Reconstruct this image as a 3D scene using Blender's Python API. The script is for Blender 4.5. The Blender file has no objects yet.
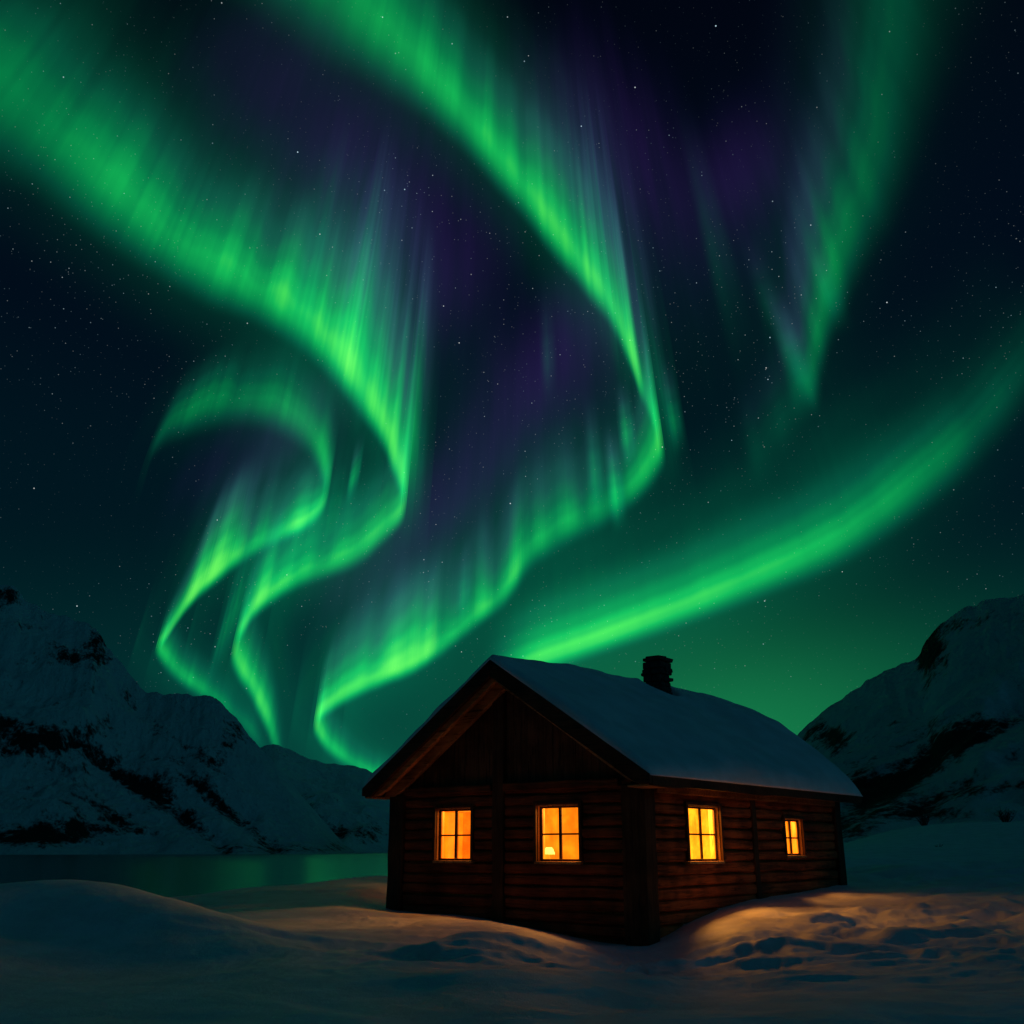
import bpy, bmesh, math, random
import numpy as np
from mathutils import Vector, Matrix

rng = np.random.RandomState(7)
random.seed(7)
scene = bpy.context.scene
COL = scene.collection

# ------------------------------------------------------------------ camera
F = 1024.0                      # focal length in pixels of the square picture
TILT = math.atan(338 / F)
CZ = 1.45                       # eye height above the snow at the cabin corner
cam_d = bpy.data.cameras.new("camera")
cam_d.sensor_width = 36.0
cam_d.lens = 36.0
cam_d.clip_start = 0.1
cam_d.clip_end = 400000.0
cam = bpy.data.objects.new("camera", cam_d)
COL.objects.link(cam)
cam.location = (0, 0, CZ)
cam.rotation_euler = (math.pi / 2 + TILT, 0, 0)
scene.camera = cam

scene.view_settings.view_transform = 'Standard'
scene.view_settings.look = 'None'
scene.view_settings.exposure = 0.0
scene.view_settings.gamma = 1.0
scene.cycles.transparent_max_bounces = 48
scene.cycles.max_bounces = 8
scene.cycles.diffuse_bounces = 3
scene.cycles.sample_clamp_indirect = 4.0


# ------------------------------------------------------------------ node helper
class NT:
    def __init__(self, tree):
        self.t = tree
        tree.nodes.clear()

    def n(self, kind, **kw):
        nd = self.t.nodes.new(kind)
        for k, v in kw.items():
            if k == 'ins':
                for kk, vv in v.items():
                    self.put(nd.inputs[kk], vv)
            else:
                setattr(nd, k, v)
        return nd

    def put(self, sock, v):
        if isinstance(v, bpy.types.NodeSocket):
            self.t.links.new(v, sock)
        elif isinstance(v, bpy.types.Node):
            self.t.links.new(v.outputs[0], sock)
        else:
            sock.default_value = v

    def m(self, op, a, b=0.0, c=0.0, clamp=False):
        nd = self.n('ShaderNodeMath', operation=op, use_clamp=clamp)
        self.put(nd.inputs[0], a)
        self.put(nd.inputs[1], b)
        self.put(nd.inputs[2], c)
        return nd.outputs[0]

    def rng(self, v, a, b, c=0.0, d=1.0, smooth=True):
        nd = self.n('ShaderNodeMapRange', interpolation_type='SMOOTHSTEP' if smooth else 'LINEAR')
        for i, x in enumerate((v, a, b, c, d)):
            self.put(nd.inputs[i], x)
        return nd.outputs[0]

    def mix(self, f, a, b, blend='MIX'):
        nd = self.n('ShaderNodeMix', data_type='RGBA', blend_type=blend)
        self.put(nd.inputs[0], f)
        self.put(nd.inputs[6], a)
        self.put(nd.inputs[7], b)
        return nd.outputs[2]

    def noise(self, vec, scale, detail=4.0, rough=0.55, dim='3D', dist=0.0):
        nd = self.n('ShaderNodeTexNoise', noise_dimensions=dim)
        if dim == '1D':
            self.put(nd.inputs['W'], vec)
        elif vec is not None:
            self.put(nd.inputs['Vector'], vec)
        nd.inputs['Scale'].default_value = scale
        nd.inputs['Detail'].default_value = detail
        nd.inputs['Roughness'].default_value = rough
        nd.inputs['Distortion'].default_value = dist
        return nd.outputs[0]

    def ramp(self, f, stops, interp='EASE'):
        nd = self.n('ShaderNodeValToRGB')
        cr = nd.color_ramp
        cr.interpolation = interp
        while len(cr.elements) < len(stops):
            cr.elements.new(0.5)
        for e, (p, c) in zip(cr.elements, stops):
            e.position = p
            e.color = (c[0], c[1], c[2], 1.0)
        self.put(nd.inputs[0], f)
        return nd.outputs[0]

    def mapping(self, vec, scale=(1, 1, 1), rot=(0, 0, 0)):
        nd = self.n('ShaderNodeMapping')
        self.put(nd.inputs[0], vec)
        nd.inputs['Scale'].default_value = scale
        nd.inputs['Rotation'].default_value = rot
        return nd.outputs[0]


def rgba(c):
    return (c[0], c[1], c[2], 1.0)


# ------------------------------------------------------------------ world: night sky
world = bpy.data.worlds.new("World")
scene.world = world
world.use_nodes = True
w = NT(world.node_tree)
tc = w.n('ShaderNodeTexCoord').outputs['Generated']
sep = w.n('ShaderNodeSeparateXYZ', ins={0: tc})
dx, dy, dz = sep.outputs
hz = w.ramp(w.m('ABSOLUTE', dz), [(0.0, (0.0008, 0.030, 0.026)), (0.12, (0.0003, 0.0165, 0.0205)),
                                 (0.30, (0.0002, 0.0075, 0.0135)), (0.50, (0.0004, 0.0036, 0.0100)),
                                 (0.72, (0.0004, 0.0016, 0.0055))])
# airglow low in the sky to the right of north
az = w.m('ARCTAN2', dx, dy)
ga_ = w.m('POWER', w.m('DIVIDE', w.m('SUBTRACT', az, 0.215), 0.21), 2.0)
ge_ = w.m('POWER', w.m('DIVIDE', w.m('SUBTRACT', dz, 0.085), 0.105), 2.0)
glow = w.m('EXPONENT', w.m('MULTIPLY', w.m('ADD', ga_, ge_), -1.0))
gb_ = w.m('POWER', w.m('DIVIDE', w.m('SUBTRACT', az, 0.06), 0.40), 2.0)
gc_ = w.m('POWER', w.m('DIVIDE', w.m('SUBTRACT', dz, 0.06), 0.15), 2.0)
glow2 = w.m('EXPONENT', w.m('MULTIPLY', w.m('ADD', gb_, gc_), -1.0))
sky = w.mix(1.0, hz, w.mix(glow, rgba((0, 0, 0)), rgba((0.006, 0.145, 0.026))), 'ADD')
sky = w.mix(1.0, sky, w.mix(glow2, rgba((0, 0, 0)), rgba((0.001, 0.040, 0.024))), 'ADD')
# added fill glow in the unseen sky behind the camera, to the left
sky_fill = w.rng(w.m('ADD', w.m('MULTIPLY', dx, -0.80), w.m('MULTIPLY', dy, -0.58)), 0.15, 0.95)
sky_fill = w.m('MULTIPLY', sky_fill, w.rng(dz, -0.05, 0.25))
sky = w.mix(1.0, sky, w.mix(sky_fill, rgba((0, 0, 0)), rgba((0.0004, 0.024, 0.036))), 'ADD')


def stars(scale, thr, bright, power):
    vo = w.n('ShaderNodeTexVoronoi', feature='F1', voronoi_dimensions='3D')
    w.put(vo.inputs['Vector'], tc)
    vo.inputs['Scale'].default_value = scale
    sc = w.n('ShaderNodeSeparateColor', ins={0: vo.outputs['Color']})
    mask = w.rng(vo.outputs['Distance'], thr, thr * 0.35)
    mag = w.m('POWER', sc.outputs[0], power)
    return w.m('MULTIPLY', w.m('MULTIPLY', mask, mag), bright), sc.outputs[1]


clump = w.rng(w.noise(tc, 5.0, 2.0), 0.35, 0.68, 0.15, 1.0)
s1, h1 = stars(62.0, 0.046, 1.1, 3.0)
s2, h2 = stars(150.0, 0.085, 0.52, 2.0)
s3, h3 = stars(260.0, 0.14, 0.16, 1.5)
st = w.m('ADD', s1, w.m('MULTIPLY', w.m('ADD', s2, s3), clump))
st = w.m('MULTIPLY', st, w.rng(dz, 0.02, 0.2))
scol = w.mix(h1, rgba((0.55, 0.85, 1.0)), rgba((0.95, 0.97, 0.92)))
sky = w.mix(1.0, sky, w.mix(st, rgba((0, 0, 0)), scol), 'ADD')
bg = w.n('ShaderNodeBackground', ins={0: sky, 1: 1.0})
w.n('ShaderNodeOutputWorld', ins={0: bg.outputs[0]})

# ------------------------------------------------------------------ added fill: one weak sun lamp, unseen, right of and behind the camera
fill_sun_d = bpy.data.lights.new("fill_sun", 'SUN')
fill_sun_d.energy = 0.078
fill_sun_d.angle = math.radians(8)
fill_sun_d.color = (0.06, 0.68, 1.0)
fill_sun = bpy.data.objects.new("fill_sun", fill_sun_d)
COL.objects.link(fill_sun)
FILL_SUN_DIR = Vector((0.90, -0.36, 0.30)).normalized()
fill_sun.rotation_euler = FILL_SUN_DIR.to_track_quat('Z', 'Y').to_euler()


# ------------------------------------------------------------------ geometry helpers
def tag(o, label=None, cat=None, group=None, kind=None):
    if label: o['label'] = label
    if cat: o['category'] = cat
    if group: o['group'] = group
    if kind: o['kind'] = kind
    return o


def link_mesh(name, verts, faces, mat, parent=None, smooth=False):
    me = bpy.data.meshes.new(name)
    me.from_pydata([tuple(map(float, v)) for v in verts], [], [tuple(map(int, f)) for f in faces])
    me.update()
    if mat: me.materials.append(mat)
    if smooth: me.polygons.foreach_set('use_smooth', [True] * len(me.polygons))
    o = bpy.data.objects.new(name, me)
    COL.objects.link(o)
    if parent: o.parent = parent
    return o


def grid_mesh(name, P, mat, parent=None, attrs=None, smooth=True, close_u=False):
    """P: (nu, nv, 3) array of points -> quad grid, float attributes (nu, nv)"""
    nu, nv = P.shape[:2]
    i = np.arange(nu * nv).reshape(nu, nv)
    q = np.stack([i[:-1, :-1], i[1:, :-1], i[1:, 1:], i[:-1, 1:]], -1).reshape(-1, 4)
    if close_u:
        q2 = np.stack([i[-1, :-1], i[0, :-1], i[0, 1:], i[-1, 1:]], -1).reshape(-1, 4)
        q = np.concatenate([q, q2])
    return np_mesh(name, P.reshape(-1, 3), q, mat, parent, {k: v.reshape(-1) for k, v in (attrs or {}).items()}, smooth)


def np_mesh(name, V, Q, mat, parent=None, attrs=None, smooth=True):
    me = bpy.data.meshes.new(name)
    me.vertices.add(len(V))
    me.vertices.foreach_set('co', np.ascontiguousarray(V, dtype=np.float32).ravel())
    me.loops.add(Q.size)
    me.loops.foreach_set('vertex_index', Q.astype(np.int32).ravel())
    me.polygons.add(len(Q))
    me.polygons.foreach_set('loop_start', np.arange(0, Q.size, 4, dtype=np.int32))
    me.polygons.foreach_set('loop_total', np.full(len(Q), 4, dtype=np.int32))
    me.polygons.foreach_set('use_smooth', np.full(len(Q), smooth, dtype=bool))
    me.update(calc_edges=True)
    me.validate()
    for k, v in (attrs or {}).items():
        a = me.attributes.new(k, 'FLOAT', 'POINT')
        a.data.foreach_set('value', np.ascontiguousarray(v, dtype=np.float32))
    me.materials.append(mat)
    o = bpy.data.objects.new(name, me)
    COL.objects.link(o)
    if parent: o.parent = parent
    return o


# lattice value noise, vectorised
_LAT = rng.rand(256)
_PERM = rng.permutation(256)


def _hash(ix, iy):
    return _LAT[_PERM[(ix + _PERM[iy & 255]) & 255]]


def vnoise(x, y):
    x = np.asarray(x, float); y = np.asarray(y, float)
    ix = np.floor(x).astype(int); iy = np.floor(y).astype(int)
    fx = x - ix; fy = y - iy
    fx = fx * fx * fx * (fx * (fx * 6 - 15) + 10); fy = fy * fy * fy * (fy * (fy * 6 - 15) + 10)
    a = _hash(ix, iy); b = _hash(ix + 1, iy); c = _hash(ix, iy + 1); d = _hash(ix + 1, iy + 1)
    return (a + (b - a) * fx) * (1 - fy) + (c + (d - c) * fx) * fy - 0.5


def fbm(x, y, octv=5, gain=0.5, ridged=False):
    s = np.zeros(np.broadcast(x, y).shape); amp = 1.0
    for k in range(octv):
        n = vnoise(x * 2 ** k + 17.3 * k, y * 2 ** k + 5.1 * k)
        if ridged: n = 0.5 - np.abs(n) * 2
        s += amp * n
        amp *= gain
    return s


def sstep(a, b, x):
    t = np.clip((x - a) / (b - a), 0, 1)
    return t * t * (3 - 2 * t)


ct, sn = math.cos(TILT), math.sin(TILT)


def ray(px, py):
    px = np.asarray(px, float); py = np.asarray(py, float)
    X = (px - 512) / F; U = (512 - py) / F
    return np.stack([X, ct - U * sn, sn + U * ct], -1)


# ------------------------------------------------------------------ materials
def new_mat(name):
    m = bpy.data.materials.new(name)
    m.use_nodes = True
    return m, NT(m.node_tree)


def out(t, surf):
    t.n('ShaderNodeOutputMaterial', ins={0: surf})


def snow_mat(name, col=(0.82, 0.76, 0.85), bump=0.55, rock=False, s1=9.0, s2=60.0):
    m, t = new_mat(name)
    co = t.n('ShaderNodeNewGeometry').outputs['Position']
    b = t.n('ShaderNodeBsdfPrincipled')
    a = t.noise(co, s1, 6.0, 0.6)
    f = t.noise(co, s2, 3.0, 0.6)
    hgt = t.m('ADD', t.m('MULTIPLY', a, 0.7), t.m('MULTIPLY', f, 0.3))
    bp = t.n('ShaderNodeBump', ins={'Height': hgt, 'Strength': bump, 'Distance': 0.03})
    v = t.rng(t.noise(co, 1.7, 5.0), 0.3, 0.7, 0.86, 1.04)
    c = t.mix(1.0, rgba(col), t.n('ShaderNodeCombineColor', ins={0: v, 1: v, 2: v}).outputs[0], 'MULTIPLY')
    b.inputs['Roughness'].default_value = 0.62
    b.inputs['Specular IOR Level'].default_value = 0.25
    t.put(b.inputs['Base Color'], c)
    t.put(b.inputs['Normal'], bp.outputs[0])
    out(t, b.outputs[0])
    return m


def wood_mat(name, c1, c2, axis='x', rough=0.75, bump=0.5):
    """timber with grain running along the local x, y or z"""
    m, t = new_mat(name)
    co = t.n('ShaderNodeTexCoord').outputs['Object']
    sc = {'x': (1.2, 22, 22), 'y': (22, 1.2, 22), 'z': (22, 22, 1.2)}[axis]
    g = t.noise(t.mapping(co, sc), 1.0, 6.0, 0.65, dist=0.6)
    k = t.noise(t.mapping(co, tuple(q * 4 for q in sc)), 1.0, 4.0, 0.6)
    big = t.noise(co, 2.3, 4.0)
    f = t.m('ADD', t.m('MULTIPLY', g, 0.85), t.m('MULTIPLY', t.m('SUBTRACT', big, 0.15), 0.55))
    c = t.mix(t.rng(f, 0.40, 0.80), rgba(c1), rgba(c2))
    crk = t.rng(t.noise(t.mapping(co, tuple(q * 1.7 for q in sc)), 1.0, 3.0, 0.5, dist=0.3), 0.33, 0.42, 0.35, 1.0)
    stn = t.rng(t.noise(co, 1.1, 5.0, 0.6), 0.32, 0.62, 0.55, 1.12)
    k3 = t.m('MULTIPLY', crk, stn)
    c = t.mix(1.0, c, t.n('ShaderNodeCombineColor', ins={0: k3, 1: k3, 2: k3}).outputs[0], 'MULTIPLY')
    b = t.n('ShaderNodeBsdfPrincipled', ins={'Base Color': c, 'Roughness': rough})
    b.inputs['Specular IOR Level'].default_value = 0.2
    h = t.m('ADD', g, t.m('MULTIPLY', k, 0.35))
    bp = t.n('ShaderNodeBump', ins={'Height': h, 'Strength': bump, 'Distance': 0.012})
    t.put(b.inputs['Normal'], bp.outputs[0])
    out(t, b.outputs[0])
    return m


def plain_mat(name, col, rough=0.6, emit=None, es=1.0):
    m, t = new_mat(name)
    co = t.n('ShaderNodeTexCoord').outputs['Object']
    v = t.rng(t.noise(co, 14.0, 4.0), 0.3, 0.7, 0.8, 1.15)
    c = t.mix(1.0, rgba(col), t.n('ShaderNodeCombineColor', ins={0: v, 1: v, 2: v}).outputs[0], 'MULTIPLY')
    b = t.n('ShaderNodeBsdfPrincipled', ins={'Base Color': c, 'Roughness': rough})
    if emit:
        b.inputs['Emission Color'].default_value = rgba(emit)
        b.inputs['Emission Strength'].default_value = es
    out(t, b.outputs[0])
    return m


M_SNOW = snow_mat('drifted_snow')
M_ROOFSNOW = snow_mat('roof_snow', bump=0.45, s1=4.0, s2=40.0)
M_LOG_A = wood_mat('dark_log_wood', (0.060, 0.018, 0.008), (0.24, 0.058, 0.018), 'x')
M_LOG_Y = wood_mat('lit_log_wood_side', (0.10, 0.026, 0.009), (0.44, 0.100, 0.027), 'y')  # brighter, redder copy of the log wood: window glow put into its colour
M_POST = wood_mat('dark_post_wood', (0.030, 0.014, 0.008), (0.090, 0.038, 0.018), 'z')
M_BOARD = wood_mat('gable_board_wood', (0.060, 0.024, 0.013), (0.15, 0.056, 0.028), 'z')
M_TRIM = wood_mat('trim_wood', (0.16, 0.062, 0.026), (0.40, 0.16, 0.062), 'x')
M_BARGE = wood_mat('barge_wood', (0.030, 0.016, 0.009), (0.080, 0.036, 0.018), 'x')
M_RAKE = wood_mat('lit_rake_wood', (0.34, 0.13, 0.05), (0.66, 0.29, 0.11), 'x')  # paler than the trim: warm light under the eaves put into the colour
M_FRAME = wood_mat('window_frame_wood', (0.05, 0.018, 0.008), (0.11, 0.040, 0.016), 'z', 0.6)
M_REVEAL = wood_mat('pale_reveal_wood', (0.42, 0.20, 0.08), (0.60, 0.32, 0.14), 'z', 0.6, 0.2)
M_ROOM = wood_mat('pine_panelling', (0.30, 0.20, 0.07), (0.42, 0.30, 0.11), 'z', 0.7, 0.2)
M_FURN = wood_mat('furniture_wood', (0.10, 0.045, 0.016), (0.20, 0.09, 0.03), 'z', 0.5, 0.2)


def stone_mat():
    m, t = new_mat('dark_stone')
    co = t.n('ShaderNodeTexCoord').outputs['Object']
    f = t.noise(co, 7.0, 6.0, 0.6)
    c = t.mix(t.rng(f, 0.3, 0.7), rgba((0.012, 0.012, 0.012)), rgba((0.045, 0.043, 0.040)))
    b = t.n('ShaderNodeBsdfPrincipled', ins={'Base Color': c, 'Roughness': 0.9})
    bp = t.n('ShaderNodeBump', ins={'Height': t.noise(co, 18.0, 5.0), 'Strength': 0.8, 'Distance': 0.03})
    t.put(b.inputs['Normal'], bp.outputs[0])
    out(t, b.outputs[0])
    return m


M_STONE = stone_mat()


def mountain_mat():
    m, t = new_mat('snow_and_rock')
    geo = t.n('ShaderNodeNewGeometry')
    co = geo.outputs['Position']
    nz = t.n('ShaderNodeSeparateXYZ', ins={0: geo.outputs['Normal']}).outputs[2]
    at = t.n('ShaderNodeAttribute', attribute_name='rock').outputs['Fac']
    n1 = t.noise(t.mapping(co, (1, 1, 0.55)), 0.018, 9.0, 0.66, dist=0.5)
    n2 = t.noise(t.mapping(co, (1, 1, 0.5)), 0.075, 6.0, 0.65)
    n3 = t.noise(t.mapping(co, (1, 1, 0.6)), 0.22, 4.0, 0.6)
    f = t.m('ADD', t.m('MULTIPLY', at, 0.95), t.m('MULTIPLY', t.m('SUBTRACT', n1, 0.5), 1.7))
    f = t.m('ADD', f, t.m('ADD', t.m('MULTIPLY', t.m('SUBTRACT', n2, 0.5), 1.15), t.m('MULTIPLY', t.m('SUBTRACT', n3, 0.5), 0.7)))
    f = t.m('ADD', f, t.m('MULTIPLY', t.m('SUBTRACT', 0.72, nz), 0.75))
    rockm = t.rng(f, 0.20, 0.62)
    rc = t.mix(n2, rgba((0.010, 0.011, 0.011)), rgba((0.055, 0.052, 0.048)))
    sc = t.mix(n1, rgba((0.62, 0.68, 0.72)), rgba((0.84, 0.86, 0.88)))
    b = t.n('ShaderNodeBsdfPrincipled', ins={'Base Color': t.mix(rockm, sc, rc), 'Roughness': 0.85})
    b.inputs['Specular IOR Level'].default_value = 0.1
    bp = t.n('ShaderNodeBump', ins={'Height': t.m('ADD', n1, t.m('MULTIPLY', n2, 0.4)), 'Strength': 0.9, 'Distance': 24.0})
    t.put(b.inputs['Normal'], bp.outputs[0])
    out(t, b.outputs[0])
    return m


M_MOUNT = mountain_mat()


def water_mat():
    m, t = new_mat('lake_water')
    co = t.n('ShaderNodeNewGeometry').outputs['Position']
    a = t.noise(t.mapping(co, (0.6, 1.0, 1.0)), 0.30, 5.0, 0.6)
    b2 = t.noise(co, 0.02, 3.0)
    b = t.n('ShaderNodeBsdfPrincipled', ins={'Base Color': rgba((0.004, 0.012, 0.012)), 'Roughness': 0.16})
    b.inputs['IOR'].default_value = 1.33
    h = t.m('MULTIPLY', a, t.rng(b2, 0.3, 0.7, 0.5, 1.0))
    bp = t.n('ShaderNodeBump', ins={'Height': h, 'Strength': 0.2, 'Distance': 0.6})
    t.put(b.inputs['Normal'], bp.outputs[0])
    out(t, b.outputs[0])
    return m


M_WATER = water_mat()


def pane_mat(name, col, es, clear=0.30, blotch=0.25):
    """lit window: an old pane with a thin lit curtain right behind it, glowing and partly see-through"""
    m, t = new_mat(name)
    co = t.n('ShaderNodeTexCoord').outputs['Object']
    n1 = t.noise(co, 3.2, 4.0, 0.6)
    n2 = t.noise(t.mapping(co, (9, 9, 1.2)), 1.0, 4.0)
    v = t.m('ADD', t.rng(n1, 0.3, 0.7, 1 - blotch, 1 + blotch), t.rng(n2, 0.3, 0.7, -0.10, 0.10))
    c2 = (col[0], col[1] * 1.4, col[2] * 2.2)
    cc = t.mix(t.rng(n1, 0.35, 0.75), rgba(col), rgba(c2))
    e = t.n('ShaderNodeEmission', ins={0: cc, 1: t.m('MULTIPLY', v, es)})  # emission on the pane stands in for lamplight from the room
    tr = t.n('ShaderNodeBsdfTransparent')
    gl = t.n('ShaderNodeBsdfGlossy', ins={'Roughness': 0.08})
    mx = t.n('ShaderNodeMixShader', ins={0: clear, 1: e.outputs[0], 2: tr.outputs[0]})
    mx2 = t.n('ShaderNodeMixShader', ins={0: 0.05, 1: mx.outputs[0], 2: gl.outputs[0]})
    out(t, mx2.outputs[0])
    return m


# ------------------------------------------------------------------ cabin frame (a along the gable, b along the side wall)
al = math.atan(1329 / 1078)
GA = np.array([-math.sin(al), math.cos(al)])
GB = np.array([math.cos(al), math.sin(al)])
CORNER = np.array([1.963, 16.0])
WID, LEN = 5.20, 7.30
Z_TOP = 2.49
WIN_Z = (1.26, 2.14)
# local frame: x = a axis reversed would mirror; use local (x, y) = (-a, b): x axis along -GA, y axis along GB (right handed)
ROT = math.atan2(-GA[1], -GA[0])
cabin = bpy.data.objects.new("log_cabin", None)
COL.objects.link(cabin)
cabin.location = (CORNER[0], CORNER[1], 0)
cabin.rotation_euler = (0, 0, ROT)
tag(cabin, "dark log cabin with lit windows and thick snow on its roof", "cabin")


def cw(a, b, z):
    p = CORNER + GA * a + GB * b
    return Vector((p[0], p[1], z))


class MB:
    """collects boxes, beams and grids into one mesh (cabin-local x = -a, y = b)"""

    def __init__(self):
        self.v = []; self.f = []

    def poly(self, pts, faces):
        o = len(self.v)
        self.v += [tuple(p) for p in pts]
        self.f += [tuple(i + o for i in fc) for fc in faces]

    def box(self, a0, a1, b0, b1, z0, z1, jit=0.0):
        x0, x1 = -a1, -a0
        P = [(x, y, z) for z in (z0, z1) for y in (b0, b1) for x in (x0, x1)]
        if jit:
            P = [tuple(c + random.uniform(-jit, jit) for c in p) for p in P]
        self.poly(P, [(0, 2, 3, 1), (4, 5, 7, 6), (0, 1, 5, 4), (1, 3, 7, 5), (3, 2, 6, 7), (2, 0, 4, 6)])

    def sweep(self, rings):
        """rings: list of equal-length closed cross sections"""
        n = len(rings[0]); o = len(self.v)
        for r in rings: self.v += [tuple(p) for p in r]
        for i in range(len(rings) - 1):
            for j in range(n):
                k = (j + 1) % n
                self.f.append((o + i * n + j, o + i * n + k, o + (i + 1) * n + k, o + (i + 1) * n + j))
        self.f.append(tuple(o + j for j in range(n))[::-1])
        self.f.append(tuple(o + (len(rings) - 1) * n + j for j in range(n)))

    def build(self, name, mat, parent=cabin, smooth=False, bevel=0.0):
        o = link_mesh(name, self.v, self.f, mat, parent, smooth)
        bm = bmesh.new(); bm.from_mesh(o.data)
        bmesh.ops.recalc_face_normals(bm, faces=bm.faces)
        bm.to_mesh(o.data); bm.free()
        if bevel:
            md = o.modifiers.new('bevel', 'BEVEL')
            md.width = bevel; md.segments = 2; md.limit_method = 'ANGLE'
        return o


# window openings: (wall, start, end) along a or b
SHORT = (1.335, 2.010)          # the small far side window
WINDOWS = [('front', 3.375, 4.205), ('front', 1.14, 1.99), ('side', 1.245, 2.33), ('side', 4.78, 5.56)]
COURSE = 0.176
levels = [WIN_Z[0] + COURSE * k for k in range(-12, 9)]


def log_beam(mb, wall, s0, s1, z0, z1, seed):
    """one hewn log lying between s0 and s1, outer face rounded and wavy"""
    r = np.random.RandomState(seed)
    n = max(2, int((s1 - s0) / 0.16) + 1)
    prot = r.uniform(-0.014, 0.016)
    hh = (z1 - z0)
    g = r.uniform(0.004, 0.016)
    rings = []
    ph = r.uniform(0, 50)
    for i in range(n):
        s = s0 + (s1 - s0) * i / (n - 1)
        wv = float(vnoise(s * 1.3 + ph, ph)) * 0.040
        wz = float(vnoise(s * 1.1 + ph, ph + 9)) * 0.034
        endf = 1.0
        prof = [(0.16, 0.0 + g), (0.0 + 0.015, 0.0 + g), (-0.022, 0.14), (-0.030, 0.36), (-0.032, 0.62), (-0.024, 0.86), (0.015, 1.0), (0.16, 1.0)]
        ring = []
        for (o_, q) in prof:
            zz = z0 + g + (hh - g) * q + (wz if 0 < q < 1 else wz * 0.6)
            oo = o_ - (prot + wv) * (1 if o_ < 0.1 else 0)
            ring.append((-s, oo, zz) if wall == 'front' else (-oo, s, zz))
        rings.append(ring)
    mb.sweep(rings)


def log_wall(wall, s_start, s_end, name, mat):
    mb = MB()
    k = 0
    for z0, z1 in zip(levels[:-1], levels[1:]):
        if z0 > Z_TOP - 0.05: break
        z1 = min(z1, Z_TOP)
        cuts = [(s_start, s_end)]
        if z0 >= WIN_Z[0] - 1e-4 and z1 <= WIN_Z[1] + 1e-4:
            for (wl, a0, a1) in WINDOWS:
                if wl != wall: continue
                nc = []
                for c0, c1 in cuts:
                    if a0 > c0 and a1 < c1: nc += [(c0, a0), (a1, c1)]
                    else: nc.append((c0, c1))
                cuts = nc
        for c0, c1 in cuts:
            log_beam(mb, wall, c0, c1, z0, z1, 100 + k + (500 if wall == 'side' else 0))
            k += 1
    if wall == 'side':
        a0, a1 = WINDOWS[3][1], WINDOWS[3][2]
        log_beam(mb, wall, a0 - 0.002, a1 + 0.002, WIN_Z[0], SHORT[0], 900)
        log_beam(mb, wall, a0 - 0.002, a1 + 0.002, SHORT[1], WIN_Z[1], 901)
    return mb.build(name, mat, smooth=False)


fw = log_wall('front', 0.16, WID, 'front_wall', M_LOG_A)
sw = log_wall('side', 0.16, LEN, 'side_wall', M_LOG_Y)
# rear and far walls (plain stacked logs, seen only from other sides)
mb = MB()
FW0, FW1 = 0.9, 1.8
for z0, z1 in zip(levels[:-1], levels[1:]):
    if z0 > Z_TOP - 0.05: break
    z1 = min(z1, Z_TOP)
    spans = [(0.17, LEN - 0.17)]
    if z0 >= WIN_Z[0] - 1e-4 and z1 <= WIN_Z[1] + 1e-4: spans = [(0.17, FW0), (FW1, LEN - 0.17)]
    for (c0, c1) in spans:
        mb.box(WID - 0.16, WID + 0.02, c0, c1, z0 + 0.004, z1, 0.005)
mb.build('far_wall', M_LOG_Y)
mb = MB()
for z0, z1 in zip(levels[:-1], levels[1:]):
    if z0 > Z_TOP - 0.05: break
    mb.box(0.17, WID, LEN - 0.16, LEN + 0.02, z0 + 0.008, min(z1, Z_TOP), 0.006)
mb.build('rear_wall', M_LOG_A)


def post(a0, a1, b0, b1, z0, z1, name='corner_post', mat=M_POST, seed=1):
    r = np.random.RandomState(seed)
    mb = MB()
    n = 9
    rings = []
    for i in range(n):
        z = z0 + (z1 - z0) * i / (n - 1)
        j = lambda: r.uniform(-0.012, 0.012)
        rings.append([(-a0 + j(), b0 + j(), z), (-a0 + j(), b1, z), (-a1 + j(), b1, z), (-a1 + j(), b0 + j(), z)])
    mb.sweep(rings)
    return mb.build(name, mat, bevel=0.018)


post(-0.09, 0.33, -0.10, 0.22, -0.6, 2.40, seed=2)
post(4.96, 5.30, -0.10, 0.16, -0.4, 2.40, seed=3)
post(-0.09, 0.18, LEN - 0.22, LEN + 0.08, -0.4, 2.40, seed=4)
post(5.00, 5.30, LEN - 0.2, LEN + 0.08, -0.4, 2.40, seed=5)
post(2.66, 2.90, -0.085, 0.05, -0.4, 4.12, 'wall_post', seed=6)
post(-0.055, 0.05, 3.49, 3.66, -0.4, 2.40, 'wall_post', seed=7)

# ------------------------------------------------------------------ roof
A_R, A_L, A_C = -0.50, 5.44, 2.50       # eaves and ridge along a
B_F, B_B = -0.60, 7.42                  # front and rear rake
ZE, ZR = 2.50, 4.47                     # roof top at the eave and at the ridge
TH = 0.11


def roof_z(a):
    return np.where(a < A_C, ZE + (ZR - ZE) * (a - A_R) / (A_C - A_R), ZE + (ZR - ZE) * (A_L - a) / (A_L - A_C))


mb = MB()
# roof boards: strips laid from eave to ridge so the underside shows board joints
nb = 40
bw = (B_B - B_F - 0.1) / nb
for i in range(nb):
    b0 = B_F + 0.05 + i * bw
    for (ae, sgn) in ((A_R, 1), (A_L, -1)):
        dj = random.uniform(0, 0.012)
        top0, top1 = ZE, ZR
        pts = []
        for (a, z) in ((ae, top0), (A_C, top1)):
            for bb in (b0 + 0.004, b0 + bw - 0.004):
                pts.append((-a, bb, z)); pts.append((-a, bb, z - TH + 0.05 + dj))
        mb.poly(pts, [(0, 1, 3, 2), (4, 6, 7, 5), (0, 4, 5, 1), (2, 3, 7, 6), (0, 2, 6, 4), (1, 5, 7, 3)])
roof = mb.build('roof', M_TRIM)


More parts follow.
